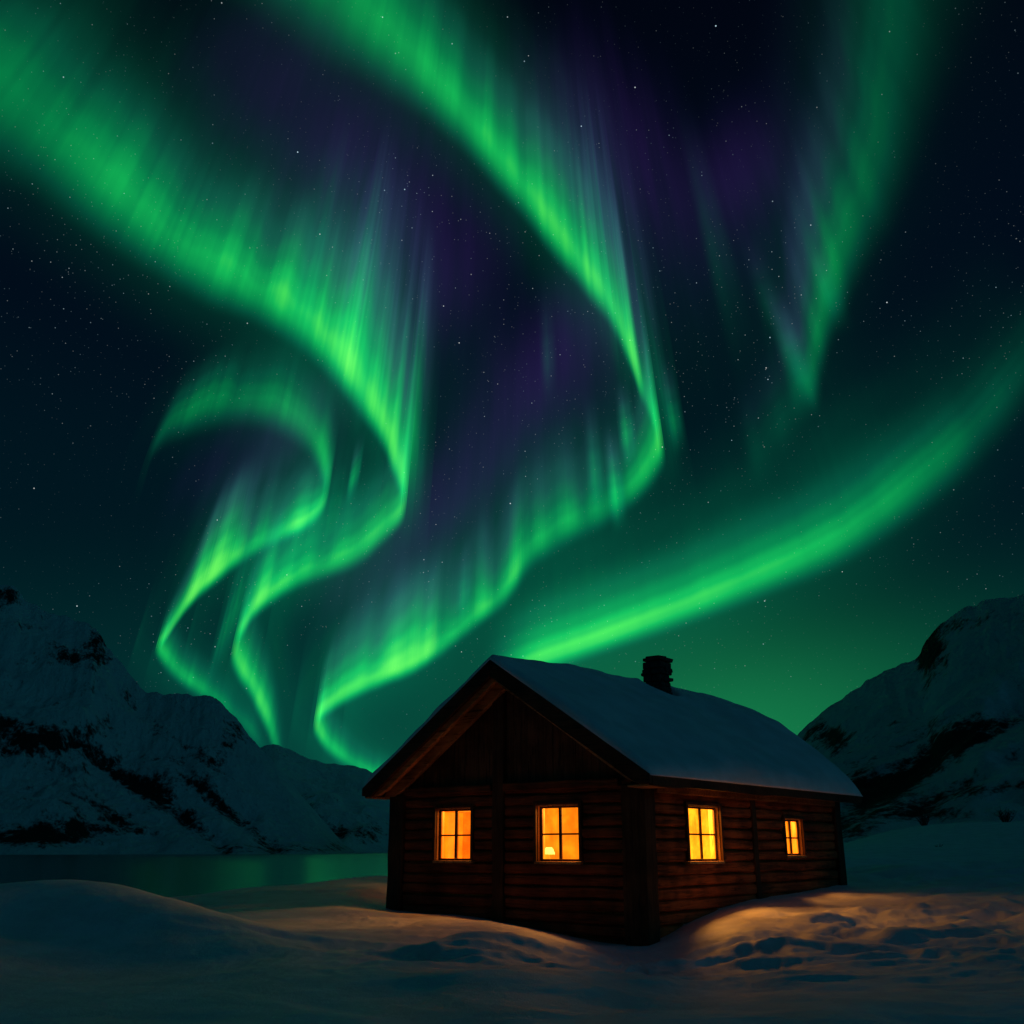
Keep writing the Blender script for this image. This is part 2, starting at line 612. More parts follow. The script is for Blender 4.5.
def rake_board(b0, b1, up, dn, ext0, ext1, name, mat, side='both'):
    """sloping boards along the rakes between heights up..dn measured below the roof top"""
    obs = []
    for (ae, sg) in ((A_R, 1), (A_L, -1)):
        mb = MB()
        sl = (ZR - ZE) / abs(A_C - ae)
        a_e = ae - sg * ext0
        z_e = ZE - sl * ext0
        rings = []
        nseg = 14
        for i in range(nseg + 1):
            f_ = i / nseg
            a = a_e + (A_C - sg * ext1 - a_e) * f_
            z = z_e + sl * abs(a - a_e)
            wv = float(vnoise(a * 1.2 + b0 * 7, sg * 3.0)) * 0.012
            zl = max(z - dn, 2.362); zu = max(z - up, zl + 0.004)
            rings.append([(-a, b0 + wv, zu), (-a, b1, zu), (-a, b1, zl), (-a, b0 + wv, zl + wv * (zl > 2.363))])
        mb.sweep(rings)
        obs.append(mb.build(name, mat, bevel=0.008))
    return obs


rake_board(B_F - 0.03, B_F + 0.045, -0.015, 0.27, 0.03, 0.002, 'barge_board', M_BARGE)
rake_board(B_F + 0.10, B_F + 0.19, 0.13, 0.345, -0.02, 0.002, 'inner_barge_board', M_RAKE)
rake_board(-0.15, -0.045, 0.13, 0.36, -0.06, 0.002, 'rake_trim', M_RAKE)
rake_board(B_B - 0.045, B_B + 0.03, -0.015, 0.22, 0.03, 0.002, 'barge_board', M_BARGE)
# short return boards closing the eaves at the gable
for (a0, a1) in ((-0.46, -0.095), (5.305, 5.46)):
    mb = MB(); mb.box(a0, a1, B_F + 0.05, -0.02, 2.325, 2.358); mb.build('eave_return', M_RAKE, bevel=0.006)
# fascia along the eaves
for a0, a1 in ((A_R - 0.035, A_R + 0.035), (A_L - 0.035, A_L + 0.035)):
    mb = MB()
    rings = []
    for i in range(25):
        b = B_F + 0.05 + (B_B - B_F - 0.1) * i / 24
        wv = float(vnoise(b * 1.4, a0 * 4)) * 0.03
        rings.append([(-a0, b, 2.505), (-a1, b, 2.505), (-a1, b, 2.335 + wv), (-a0, b, 2.335 + wv)])
    mb.sweep(rings)
    mb.build('eave_fascia', M_BARGE)
# wall plates under the eaves (side) and tie beam across the gable
mb = MB(); mb.box(-0.13, 0.06, 0.24, LEN - 0.25, 2.28, 2.42, 0.006); mb.build('wall_plate', M_TRIM, bevel=0.02)
mb = MB(); mb.box(0.36, 2.64, -0.115, 0.05, 2.375, 2.505, 0.005); mb.box(2.92, 4.93, -0.11, 0.05, 2.37, 2.50, 0.005)
mb.build('tie_beam', M_LOG_A, bevel=0.02)

# gables of vertical boards
for (bb, nm, fl) in ((0.02, 'gable_boarding', 1), (LEN - 0.06, 'gable_boarding', -1)):
    mb = MB()
    a = 0.0
    while a < WID:
        wd = random.uniform(0.13, 0.19)
        a1 = min(a + wd, WID)
        am = (a + a1) / 2
        dpt = random.uniform(0, 0.016) * fl
        za, zb = float(roof_z(np.array(a + 0.004))) - 0.07, float(roof_z(np.array(a1 - 0.004))) - 0.07
        x0, x1 = -a1 + 0.004, -a - 0.004
        if za > Z_TOP + 0.02 and zb > Z_TOP + 0.02:
            P = [(x0, bb - dpt, Z_TOP), (x1, bb - dpt, Z_TOP), (x1, bb - dpt, za), (x0, bb - dpt, zb),
                 (x0, bb + 0.05, Z_TOP), (x1, bb + 0.05, Z_TOP), (x1, bb + 0.05, za), (x0, bb + 0.05, zb)]
            mb.poly(P, [(0, 1, 2, 3), (5, 4, 7, 6), (0, 4, 5, 1), (1, 5, 6, 2), (2, 6, 7, 3), (3, 7, 4, 0)])
        a = a1
    mb.build(nm, M_BOARD)

# snow blanket on the roof
na, nbk = 120, 170
ua = np.linspace(0, 1, na); ub = np.linspace(0, 1, nbk)
AA = A_R - 0.05 + (A_L - A_R + 0.10) * ua
BB = B_F - 0.02 + (B_B - B_F + 0.08) * ub
AG, BG = np.meshgrid(AA, BB, indexing='ij')
ridge_soft = ZR - (ZR - ZE) / 3.0 * (np.sqrt((AG - A_C) ** 2 + 0.10 ** 2) - 0.10)
base = np.where(AG < A_C, ZE + (ZR - ZE) * (AG - A_R) / (A_C - A_R), ZE + (ZR - ZE) * (A_L - AG) / (A_L - A_C))
fs = np.abs(AG - A_C) / 3.0                                   # 0 ridge .. 1 eave
thick = 0.10 + 0.15 * sstep(B_F, 2.6, BG) + 0.22 * sstep(4.0, 7.2, BG) * np.sin(np.clip(fs, 0, 1) * math.pi) ** 0.8
thick += 0.06 * np.sin(np.clip(fs, 0, 1) * math.pi)
thick += 0.085 * fbm(AG * 0.9, BG * 0.6, 4) + 0.022 * fbm(AG * 3, BG * 2, 3) + 0.05 * sstep(0.6, 1.0, fs) * (0.5 + fbm(BG * 1.1, AG * 0.2 + 7, 3))
e_f = np.clip((BG - (B_F - 0.02)) / 0.10, 0, 1); e_b = np.clip(((B_B + 0.06) - BG) / 0.45, 0, 1)
e_e = np.clip(np.minimum(AG - (A_R - 0.05), (A_L + 0.05) - AG) / 0.26, 0, 1)
rnd = lambda e: np.sqrt(np.clip(1 - (1 - e) ** 2, 0, 1))
thick = thick * np.minimum(rnd(e_f) * 0.75 + 0.25, 1) * (rnd(e_b) * 0.92 + 0.08) * (rnd(e_e) * 0.86 + 0.14)
# hollow melted round the chimney
CH_A, CH_B = 2.34, 4.48
cd = np.sqrt((AG - CH_A) ** 2 + (BG - CH_B) ** 2)
thick *= 0.45 + 0.55 * sstep(0.24, 0.50, cd)
ztop = np.minimum(base, np.maximum(ridge_soft, base - 0.03)) + 0.006 + np.maximum(thick, 0.01)
edge_w = 0.018 * fbm(BG * 2.2, AG * 0.0 + 3.3, 4)
AGw = AG + np.where(ua[:, None] < 0.02, edge_w, 0)
top = np.stack([-AGw, BG, ztop], -1)
bot = np.stack([-AGw, BG, base + 0.006], -1)
i = np.arange(na * nbk).reshape(na, nbk)
Q = [np.stack([i[:-1, :-1], i[:-1, 1:], i[1:, 1:], i[1:, :-1]], -1).reshape(-1, 4)]
off = na * nbk
j = i + off
Q.append(np.stack([j[:-1, :-1], j[1:, :-1], j[1:, 1:], j[:-1, 1:]], -1).reshape(-1, 4))
for (u, d) in ((i[0], j[0]), (i[-1][::-1], j[-1][::-1]), (i[:, 0][::-1], j[:, 0][::-1]), (i[:, -1], j[:, -1])):
    Q.append(np.stack([u[:-1], d[:-1], d[1:], u[1:]], -1))
snowcap = np_mesh('snow_blanket', np.concatenate([top.reshape(-1, 3), bot.reshape(-1, 3)]), np.concatenate(Q), M_ROOFSNOW, cabin)

# chimney of rough stacked stones
mb = MB()
zc = 4.1
hw = 0.195
k = 0
while zc < 5.08:
    h = random.uniform(0.09, 0.15)
    w_ = hw + random.uniform(-0.015, 0.02)
    ca, cb = CH_A + random.uniform(-0.015, 0.015), CH_B + random.uniform(-0.015, 0.015)
    # four stones around the flue, some of them sticking out
    for (sa, sb) in ((1, 1), (-1, 1), (1, -1), (-1, -1)):
        ex, ey = random.uniform(0, 0.03), random.uniform(0, 0.03)
        mb.box(min(ca, ca + sa * (w_ + ex)) + 0.002, max(ca, ca + sa * (w_ + ex)) - 0.002,
               min(cb, cb + sb * (w_ + ey)) + 0.002, max(cb, cb + sb * (w_ + ey)) - 0.002, zc + 0.003, zc + h - 0.003, 0.010)
    zc += h
    k += 1
chim = mb.build('chimney', M_STONE, bevel=0.02)
mb = MB()
for (z, a0, a1, b0, b1) in ((4.70, -0.27, 0.16, -0.15, 0.19), (4.90, -0.26, 0.12, -0.08, 0.20), (4.82, 0.06, 0.27, -0.20, 0.08)):
    mb.box(CH_A + a0, CH_A + a1, CH_B + b0, CH_B + b1, z, z + 0.075, 0.014)
mb.build('projecting_stone', M_STONE, chim, bevel=0.02)
mb = MB()
mb.box(CH_A - 0.25, CH_A + 0.20, CH_B - 0.21, CH_B + 0.24, 5.125, 5.195, 0.018)
mb.box(CH_A - 0.15, CH_A + 0.17, CH_B - 0.16, CH_B + 0.17, 5.198, 5.235, 0.018)
mb.build('chimney_cap', M_STONE, chim, bevel=0.015)


# ------------------------------------------------------------------ windows
def window(wall, s0, s1, pane_m, span=WIN_Z):
    z0, z1 = span
    root_mb = MB()

    def bx(m, p0, p1, d0, d1, y0, y1, jit=0.0):
        """p along the wall, d depth (negative outwards)"""
        if wall == 'front': m.box(p0, p1, d0, d1, y0, y1, jit)
        else: m.box(d0, d1, p0, p1, y0, y1, jit)

    fwid = 0.042
    # casing (outer trim, thin, proud of the logs)
    for (p0, p1, y0, y1) in ((s0 - 0.05, s0 + 0.008, z0 + 0.02, z1 + 0.045), (s1 - 0.008, s1 + 0.05, z0 + 0.02, z1 + 0.045),
                             (s0 + 0.009, s1 - 0.009, z1 - 0.006, z1 + 0.045)):
        bx(root_mb, p0, p1, -0.066, -0.02, y0, y1)
    wnd = root_mb.build('window', M_FRAME, bevel=0.004)
    # reveal boards
    mb = MB()
    for (p0, p1, y0, y1) in ((s0 - 0.02, s0 + 0.022, z0 + 0.02, z1 + 0.015), (s1 - 0.022, s1 + 0.02, z0 + 0.02, z1 + 0.015),
                             (s0 + 0.0225, s1 - 0.0225, z1 - 0.022, z1 + 0.015)):
        bx(mb, p0, p1, -0.018, 0.155, y0, y1)
    mb.build('reveal', M_REVEAL, wnd)
    mb = MB(); bx(mb, s0 - 0.03, s1 + 0.03, -0.072, 0.155, z0 - 0.022, z0 + 0.018)
    mb.build('sill', M_REVEAL, wnd, bevel=0.006)
    # sash frame and glazing bars
    mb = MB()
    i0, i1, y0, y1 = s0 + 0.023, s1 - 0.023, z0 + 0.019, z1 - 0.023
    d0, d1 = 0.030, 0.070
    for (p0, p1, q0, q1) in ((i0, i0 + fwid, y0, y1), (i1 - fwid, i1, y0, y1), (i0 + fwid + .001, i1 - fwid - .001, y0, y0 + 0.035), (i0 + fwid + .001, i1 - fwid - .001, y1 - 0.03, y1)):
        bx(mb, p0, p1, d0, d1, q0, q1)
    mid = (i0 + i1) / 2
    zm = y0 + (y1 - y0) * 0.49
    bx(mb, mid - 0.026, mid + 0.026, d0 - 0.004, d1 + 0.002, y0 + 0.036, y1 - 0.031)
    for (p0, p1) in ((i0 + fwid + .001, mid - 0.027), (mid + 0.027, i1 - fwid - .001)):
        bx(mb, p0, p1, d0 + 0.004, d1 - 0.006, zm - 0.013, zm + 0.013)
    mb.build('sash', M_FRAME, wnd)
    mb = MB()
    gd = 0.050
    if wall == 'front':
        mb.poly([(-i1 + 0.01, gd, y0 + .01), (-i0 - 0.01, gd, y0 + .01), (-i0 - 0.01, gd, y1 - .01), (-i1 + 0.01, gd, y1 - .01)], [(0, 1, 2, 3)])
    else:
        mb.poly([(-gd, i0 + 0.01, y0 + .01), (-gd, i1 - 0.01, y0 + .01), (-gd, i1 - 0.01, y1 - .01), (-gd, i0 + 0.01, y1 - .01)], [(0, 1, 2, 3)])
    mb.build('pane', pane_m, wnd)
    return wnd


P1 = pane_mat('lit_pane_amber', (1.0, 0.118, 0.001), 2.4, 0.48, 0.14)
P2 = pane_mat('lit_pane_gold', (1.0, 0.180, 0.002), 2.7, 0.50, 0.18)
P3 = pane_mat('lit_pane_yellow', (1.0, 0.260, 0.004), 3.1, 0.42, 0.24)
P4 = pane_mat('lit_pane_orange', (1.0, 0.170, 0.002), 2.6, 0.42, 0.18)
w1 = window('front', WINDOWS[0][1], WINDOWS[0][2], P1)
w2 = window('front', WINDOWS[1][1], WINDOWS[1][2], P2)
w3 = window('side', WINDOWS[2][1], WINDOWS[2][2], P3)
w4 = window('side', WINDOWS[3][1], WINDOWS[3][2], P4, SHORT)
mb = MB()
for (p0, p1, y0, y1) in ((FW0 - .04, FW0 + .04, 1.23, 2.17), (FW1 - .04, FW1 + .04, 1.23, 2.17), (FW0 + .041, FW1 - .041, 1.23, 1.29), (FW0 + .041, FW1 - .041, 2.11, 2.17), (1.32, 1.38, 1.291, 2.109)):
    mb.box(WID + 0.012, WID + 0.05, p0, p1, y0, y1)
w5 = mb.build('window', M_FRAME)
mb = MB(); mb.poly([(-WID - 0.01, FW0, 1.27), (-WID - 0.01, FW1, 1.27), (-WID - 0.01, FW1, 2.13), (-WID - 0.01, FW0, 2.13)], [(0, 1, 2, 3)])
mb.build('pane', P2, w5)
w1['label'] = "left gable window with plain amber light"
w2['label'] = "right gable window with a lamp glowing behind it"
w3['label'] = "large side window with bright yellow panes"
w4['label'] = "small far side window"

# ------------------------------------------------------------------ the room behind the windows
mb = MB()
FLZ = 0.45
mb.box(0.175, WID - 0.175, 0.175, LEN - 0.175, FLZ - 0.05, FLZ)
mb.build('floor_boards', M_FURN)
mb = MB()
mb.box(0.175, WID - 0.175, 0.175, LEN - 0.175, 2.42, 2.46)
mb.build('ceiling_boards', M_ROOM)
mb = MB()
for (p0, p1, q0, q1) in ((0.176, FW0, FLZ + .002, 2.418), (FW1, LEN - 0.176, FLZ + .002, 2.418), (FW0 + .001, FW1 - .001, FLZ + .002, 1.258), (FW0 + .001, FW1 - .001, 2.142, 2.418)):
    mb.box(WID - 0.20, WID - 0.175, p0, p1, q0, q1)
mb.box(0.176, WID - 0.21, LEN - 0.20, LEN - 0.177, FLZ + .002, 2.418)
mb.box(2.70, 2.76, 3.2, LEN - 0.21, FLZ + .002, 2.418)        # partition
# lining boards on the window walls, open at the windows
for wall, s_end in (('front', WID), ('side', LEN)):
    cuts = sorted([(w_[1], w_[2]) for w_ in WINDOWS if w_[0] == wall])
    edges = [0.1765] + [e for c in cuts for e in c] + [s_end - 0.2055]
    segs = [(edges[k], edges[k + 1], FLZ - 0.9, 2.47) for k in range(0, len(edges), 2)]
    segs += [(c0 + .001, c1 - .001, FLZ - 0.9, WIN_Z[0] - 0.003) for c0, c1 in cuts] + [(c0 + .001, c1 - .001, WIN_Z[1] + 0.003, 2.47) for c0, c1 in cuts]
    if wall == 'side':
        c0, c1 = WINDOWS[3][1:]
        segs += [(c0 + .001, c1 - .001, WIN_Z[0] - 0.002, SHORT[0] - 0.003), (c0 + .001, c1 - .001, SHORT[1] + 0.003, WIN_Z[1] + 0.002)]
    for (p0, p1, q0, q1) in segs:
        if wall == 'front': mb.box(p0, p1, 0.120, 0.174, q0, q1)
        else: mb.box(0.120, 0.174, p0, p1, q0, q1)
mb.build('inner_panelling', M_ROOM)


def furn_at(name, a, b, z, label, cat):
    e = bpy.data.objects.new(name, None)
    COL.objects.link(e)
    e.location = cw(a, b, z)
    e.rotation_euler = (0, 0, ROT)
    return tag(e, label, cat)


# table with lamp just inside the right gable window
tb = furn_at('table', 2.15, 0.85, FLZ, "wooden table inside the cabin under the glowing lamp", "table")
mb = MB(); mb.box(-0.55, 0.55, -0.35, 0.35, 0.71, 0.75); mb.build('tabletop', M_FURN, tb, bevel=0.006)
for sa in (-0.48, 0.48):
    for sb in (-0.29, 0.29):
        mb = MB(); mb.box(sa - 0.03, sa + 0.03, sb - 0.03, sb + 0.03, 0, 0.708); mb.build('leg', M_FURN, tb)
lp = furn_at('table_lamp', 2.27, 0.66, FLZ + 0.752, "small glowing table lamp behind the right gable window", "lamp")


def lathe(name, prof, mat, parent, n=20):
    V = []; Fc = []
    for (r, z) in prof:
        for k in range(n):
            t = 2 * math.pi * k / n
            V.append((r * math.cos(t), r * math.sin(t), z))
    for i_ in range(len(prof) - 1):
        for k in range(n):
            k2 = (k + 1) % n
            Fc.append((i_ * n + k, i_ * n + k2, (i_ + 1) * n + k2, (i_ + 1) * n + k))
    return link_mesh(name, V, Fc, mat, parent, True)


M_BRASS = plain_mat('lamp_brass', (0.35, 0.20, 0.06), 0.35)
M_SHADE = plain_mat('lamp_shade_glow', (0.8, 0.6, 0.3), 0.7, (1.0, 0.50, 0.12), 3.0)
lathe('lamp_base', [(0.0, 0.0), (0.07, 0.0), (0.07, 0.015), (0.02, 0.03), (0.03, 0.07), (0.018, 0.12), (0.012, 0.17), (0.012, 0.2)], M_BRASS, lp)
lathe('lamp_shade', [(0.098, 0.18), (0.095, 0.20), (0.07, 0.26), (0.05, 0.29), (0.048, 0.29), (0.09, 0.195)], M_SHADE, lp)

# cupboard along the far wall and a shelf with boxes, seen as soft shapes through the panes
cb = furn_at('cupboard', 4.72, 2.3, FLZ, "pale low cupboard inside the cabin behind the left gable window", "cupboard")
mb = MB(); mb.box(-0.24, 0.24, -0.5, 0.5, 0.06, 0.88); mb.build('carcass', M_ROOM, cb, bevel=0.01)
mb = MB(); mb.box(-0.27, 0.26, -0.53, 0.53, 0.882, 0.915); mb.build('top_board', M_FURN, cb, bevel=0.005)
for q in (-0.25, 0.25):
    mb = MB(); mb.box(-0.262, -0.243, q - 0.235, q + 0.235, 0.1, 0.85); mb.build('door', M_ROOM, cb)


def added_pendant(a, b, label):  # added ceiling lamp, out of view, throwing warm light onto the snow
    r = furn_at('added_lamp', a, b, 2.418, label, "lamp")
    lathe('cord', [(0.006, -0.05), (0.006, 0.0)], M_BRASS, r, 8)
    lathe('lamp_shade', [(0.02, -0.045), (0.05, -0.05), (0.10, -0.09), (0.105, -0.095), (0.098, -0.09), (0.045, -0.055)], M_BRASS, r)
    bl = lathe('bulb', [(0.0, -0.15), (0.03, -0.14), (0.042, -0.115), (0.03, -0.08), (0.015, -0.06)], M_SHADE, r, 16)
    ld = bpy.data.lights.new('lamp_light', 'POINT')
    ld.energy = PEND_W
    ld.color = (1.0, 0.395, 0.055)
    ld.shadow_soft_size = 0.20
    lo = bpy.data.objects.new('lamp_light', ld)
    COL.objects.link(lo)
    lo.parent = r
    lo.location = (0, 0, -0.20)
    return r


PEND_W = 520.0
added_pendant(0.52, 2.02, "added unseen ceiling lamp lighting the snow through the large side window")
PEND_W = 300.0
added_pendant(0.52, 5.30, "added unseen ceiling lamp lighting the snow through the small far side window")
PEND_W = 250.0
added_pendant(1.56, 0.60, "added unseen ceiling lamp lighting the snow through the right gable window")
PEND_W = 150.0
added_pendant(3.80, 0.60, "added unseen ceiling lamp lighting the snow through the left gable window")


# ------------------------------------------------------------------ snow ground
def ctrl(px, py, Y):
    r = ray(px, py)
    k = Y / r[1]
    return (r[0] * k, Y, CZ + r[2] * k)


PTS = []
# cabin perimeter (contact line of the snow)
for p in [(648, 944, 16.0), (600, 943, 16.6), (560, 934, 17.0), (500, 922, 17.8), (430, 913, 18.9), (395, 911, 19.3),
          (672, 931, 16.6), (692, 918, 17.1), (725, 907, 17.8), (765, 897, 18.9), (800, 893, 20.0), (839, 885, 21.6)]:
    PTS.append(ctrl(*p))
# left drift and what lies before it
for p in [(-120, 892, 14), (0, 886, 14.2), (50, 880, 14.5), (100, 880, 14.5), (135, 888, 14.2), (170, 896, 13.8), (205, 909, 13.4), (240, 925, 12.8),
          (0, 930, 12.9), (60, 938, 12.6), (95, 950, 12.2), (150, 946, 12.2), (200, 940, 12.4), (40, 964, 11.2), (120, 970, 11.0),
          (0, 1000, 8.8), (100, 1005, 8.7), (250, 985, 9.6), (200, 1030, 7.9), (350, 1030, 7.9)]:
    PTS.append(ctrl(*p))
for p in [(-60, 915, 20), (0, 912, 19.5), (60, 910, 19.5), (110, 908, 19), (150, 912, 17.6), (185, 915, 16.6), (215, 921, 15.6)]:
    PTS.append(ctrl(*p))
# middle ground left of the cabin
for p in [(205, 899, 21), (255, 887, 24), (300, 886, 25), (350, 878, 26), (390, 876, 26.5), (300, 905, 19), (350, 901, 19.2), (250, 915, 17),
          (375, 896, 20.6), (300, 930, 14.2), (360, 915, 16.5)]:
    PTS.append(ctrl(*p))
# mound in front of the gable
for p in [(430, 915, 17.2), (480, 919, 16.2), (540, 931, 15.2), (400, 922, 15.6), (450, 950, 12.6), (520, 955, 12.6), (580, 960, 13.2), (500, 1000, 9.4), (600, 985, 11.2),
          (650, 968, 13.6), (620, 1030, 8.2), (750, 1030, 8.2)]:
    PTS.append(ctrl(*p))
# right field
for p in [(700, 945, 14.5), (740, 925, 15.8), (800, 915, 17.2), (860, 905, 18.6), (760, 960, 12.8), (850, 950, 13.4), (900, 905, 18.2), (960, 900, 18.5), (1040, 895, 19),
          (900, 985, 10.6), (1000, 985, 10.6), (1000, 940, 13.8), (900, 1030, 8.4), (1050, 1030, 8.4), (1100, 950, 13),
          (870, 884, 23), (880, 880, 25), (915, 870, 27.5), (960, 868, 29), (900, 886, 23.5), (1040, 868, 28), (850, 882, 23.5)]:
    PTS.append(ctrl(*p))
for p in [(850, 846, 48), (880, 838, 56), (920, 827, 64), (960, 825, 66), (1020, 824, 66), (1100, 820, 66), (1000, 850, 42), (1100, 850, 42), (900, 858, 38)]:
    PTS.append(ctrl(*p))
# behind the cabin and towards the lake
for (x, y, z) in [(0, 28, 0.9), (4, 30, 1.0), (8, 33, 1.2), (-4, 34, -0.4), (-10, 34, -0.8), (-18, 30, -0.6), (-12, 48, -4.0), (0, 50, -3.0), (-25, 45, -4.5), (10, 60, -1.0), (-20, 80, -8), (0, 90, -8),
                  (-40, 60, -8), (-30, 20, 0.0), (-16, 22, 0.2), (40, 110, 0.0), (25, 100, -1.5), (60, 90, 2.5), (-60, 140, -9), (0, 150, -9), (60, 190, -6), (120, 150, 0),
                  (-6, 4, -0.05), (0, 4, 0.0), (6, 4, 0.05), (0, 2, 0), (-4, 2, 0), (4, 2, 0), (14, 8, 0.3), (-14, 6, 0.2)]:
    PTS.append((x, y, z))
PTS = np.array(PTS)


def dom(x, y):
    r = np.sqrt(x * x + y * y)
    return np.stack([np.arctan2(x, y) * 2.2, np.log(np.maximum(r, 1.5))], -1)


CP = dom(PTS[:, 0], PTS[:, 1])


def kern(d):
    return np.sqrt(d * d + 0.0009) ** 1.6


nP = len(PTS)
K = kern(np.linalg.norm(CP[:, None] - CP[None], axis=-1)) + 0.0 * np.eye(nP)
Pm = np.concatenate([np.ones((nP, 1)), CP], 1)
Amat = np.block([[K - 0.004 * np.eye(nP), Pm], [Pm.T, np.zeros((3, 3))]])
sol = np.linalg.solve(Amat, np.concatenate([PTS[:, 2], np.zeros(3)]))


def ground_base(x, y):
    sh = x.shape
    D = dom(x.ravel(), y.ravel())
    o = np.zeros(len(D))
    for s in range(0, len(D), 20000):
        d = D[s:s + 20000]
        k = kern(np.linalg.norm(d[:, None] - CP[None], axis=-1))
        o[s:s + 20000] = k @ sol[:nP] + np.concatenate([np.ones((len(d), 1)), d], 1) @ sol[nP:]
    return o.reshape(sh)


DIMPLES = []
r2 = np.random.RandomState(11)
for k in range(16):
    px, py = r2.uniform(728, 850), r2.uniform(908, 942)
    DIMPLES.append((ctrl(px, py, 16.6 + (925 - py) * 0.06)[:2], r2.uniform(0.12, 0.22), r2.uniform(0.05, 0.10)))
for k in range(26):
    px, py = r2.uniform(690, 1010), r2.uniform(900, 965)
    DIMPLES.append((ctrl(px, py, 15.5 + (930 - py) * 0.07)[:2], r2.uniform(0.16, 0.34), r2.uniform(0.04, 0.09)))
for k in range(10):
    px, py = r2.uniform(410, 640), r2.uniform(935, 985)
    DIMPLES.append((ctrl(px, py, 13.5 + (950 - py) * 0.06)[:2], r2.uniform(0.15, 0.4), r2.uniform(0.03, 0.07)))


BUMPS = [ctrl(912, 884, 24.5)[:2] + (1.5, 1.6, 0.42), ctrl(1000, 884, 26)[:2] + (2.2, 1.6, 0.25), ctrl(855, 887, 23.0)[:2] + (0.6, 0.9, 0.12),
         ctrl(600, 985, 10.8)[:2] + (0.9, 0.6, 0.10), ctrl(470, 1000, 10.0)[:2] + (1.2, 0.5, 0.08), ctrl(760, 975, 11.6)[:2] + (1.3, 0.5, 0.09)]


def ground_z(x, y):
    z = ground_base(x, y)
    r = np.sqrt(x * x + y * y)
    near = 1 - sstep(24, 60, r)
    # wind-packed ripples, longer across the picture than along the view
    c, s = math.cos(0.22), math.sin(0.22)
    u = x * c + y * s; v = -x * s + y * c
    warp = fbm(u * 0.35, v * 0.5, 3)
    # distance outside the cabin walls: the drift against them is smooth
    ca = (x - CORNER[0]) * GA[0] + (y - CORNER[1]) * GA[1]; cb = (x - CORNER[0]) * GB[0] + (y - CORNER[1]) * GB[1]
    dw = np.hypot(np.maximum(np.maximum(-ca, ca - WID), 0), np.maximum(np.maximum(-cb, cb - LEN), 0))
    off = sstep(0.2, 2.4, dw)
    left = 1 - sstep(-4.5, -1.5, x)                 # the big smooth drift on the left
    fore = 1 - sstep(9.5, 13.0, y)                  # the soft foreground
    rip = (1 - 0.85 * left) * (1 - 0.65 * fore) * (0.25 + 0.75 * off)
    z = z + near * (0.20 * (0.3 + 0.7 * off) * (1 - 0.6 * left) * fbm(u * 0.28 + warp, v * 0.50 + 4, 3, 0.42)
                    + 0.055 * rip * fbm(u * 0.75 + warp * 1.4, v * 2.0, 3, ridged=True) * sstep(-0.3, 0.35, warp + 0.25 * sstep(0, 6, x))
                    + 0.008 * fbm(u * 3.0, v * 5.0, 3))
    lump = sstep(-1.5, 2.5, x) * sstep(10, 13, y) + 0.5 * sstep(9, 12, y) * (1 - sstep(-1.5, 2.5, x)) * (1 - left)
    lump = lump * (1 - sstep(21, 25, y)) * near * off
    z = z + lump * (0.065 * fbm(x * 0.85 + 7 + warp, y * 0.70 + 3, 3, 0.5) + 0.034 * fbm(x * 1.9 + warp, y * 1.5, 3, 0.5, ridged=True))
    for (bx_, by_, rx_, ry_, h_) in BUMPS:
        z = z + h_ * np.exp(-((x - bx_) / rx_) ** 2 - ((y - by_) / ry_) ** 2)
    z = z + (1 - near) * 0.35 * fbm(x * 0.06, y * 0.06, 4)
    z = z + lump * (0.036 * fbm(x * 2.2 + 3 + warp * 2, y * 2.0 + warp, 3, 0.55, ridged=True) + 0.010 * fbm(x * 6.5, y * 4.5, 2))
    for (p, rad, dep) in DIMPLES:
        d2 = ((x - p[0]) / (rad * 1.5)) ** 2 + ((y - p[1]) / rad) ** 2
        z = z - dep * off * np.exp(-d2) + 0.35 * off * dep * np.exp(-(np.sqrt(d2) - 1.5) ** 2 * 3)
    z = np.where(r > 160, np.minimum(z, -5.6), z)
    return z


th = np.concatenate([np.linspace(-math.pi, -0.62, 40)[:-1], np.linspace(-0.62, 0.62, 620), np.linspace(0.62, math.pi, 40)[1:]])
rr = np.concatenate([[0.4, 1.0, 2.0, 3.5, 5.0], np.exp(np.linspace(math.log(6.5), math.log(75), 520)), np.exp(np.linspace(math.log(80), math.log(420), 24)), [900, 2500, 8000, 40000]])
TH_, RR_ = np.meshgrid(th, rr, indexing='ij')
GX, GY = RR_ * np.sin(TH_), RR_ * np.cos(TH_)
GZ = np.zeros_like(GX)
front = np.abs(TH_) < 1.0
msk = RR_ <= 160
GZ = ground_z(GX, GY)
back = sstep(0.75, 1.4, np.abs(TH_))
GZ = GZ * (1 - back) + back * np.where(RR_ < 160, 0.1 + 0.0 * GX, GZ)
GZ = np.where(RR_ > 400, -9.0, GZ)
snow = grid_mesh('snow_ground', np.stack([GX, GY, GZ], -1), M_SNOW)
tag(snow, "drifted snow field in front of and around the cabin", "snow", kind='structure')


def gz_at(x, y):
    return float(ground_z(np.array([[float(x)]]), np.array([[float(y)]]))[0, 0])


# ------------------------------------------------------------------ lake
LZ = -5.0
lv = [(-4000, 60, LZ), (4000, 60, LZ), (6000, 9000, LZ), (-6000, 9000, LZ)]
lake = link_mesh('lake_water', lv, [(0, 1, 2, 3)], M_WATER)
tag(lake, "still dark lake reflecting the green aurora", "lake", kind='structure')


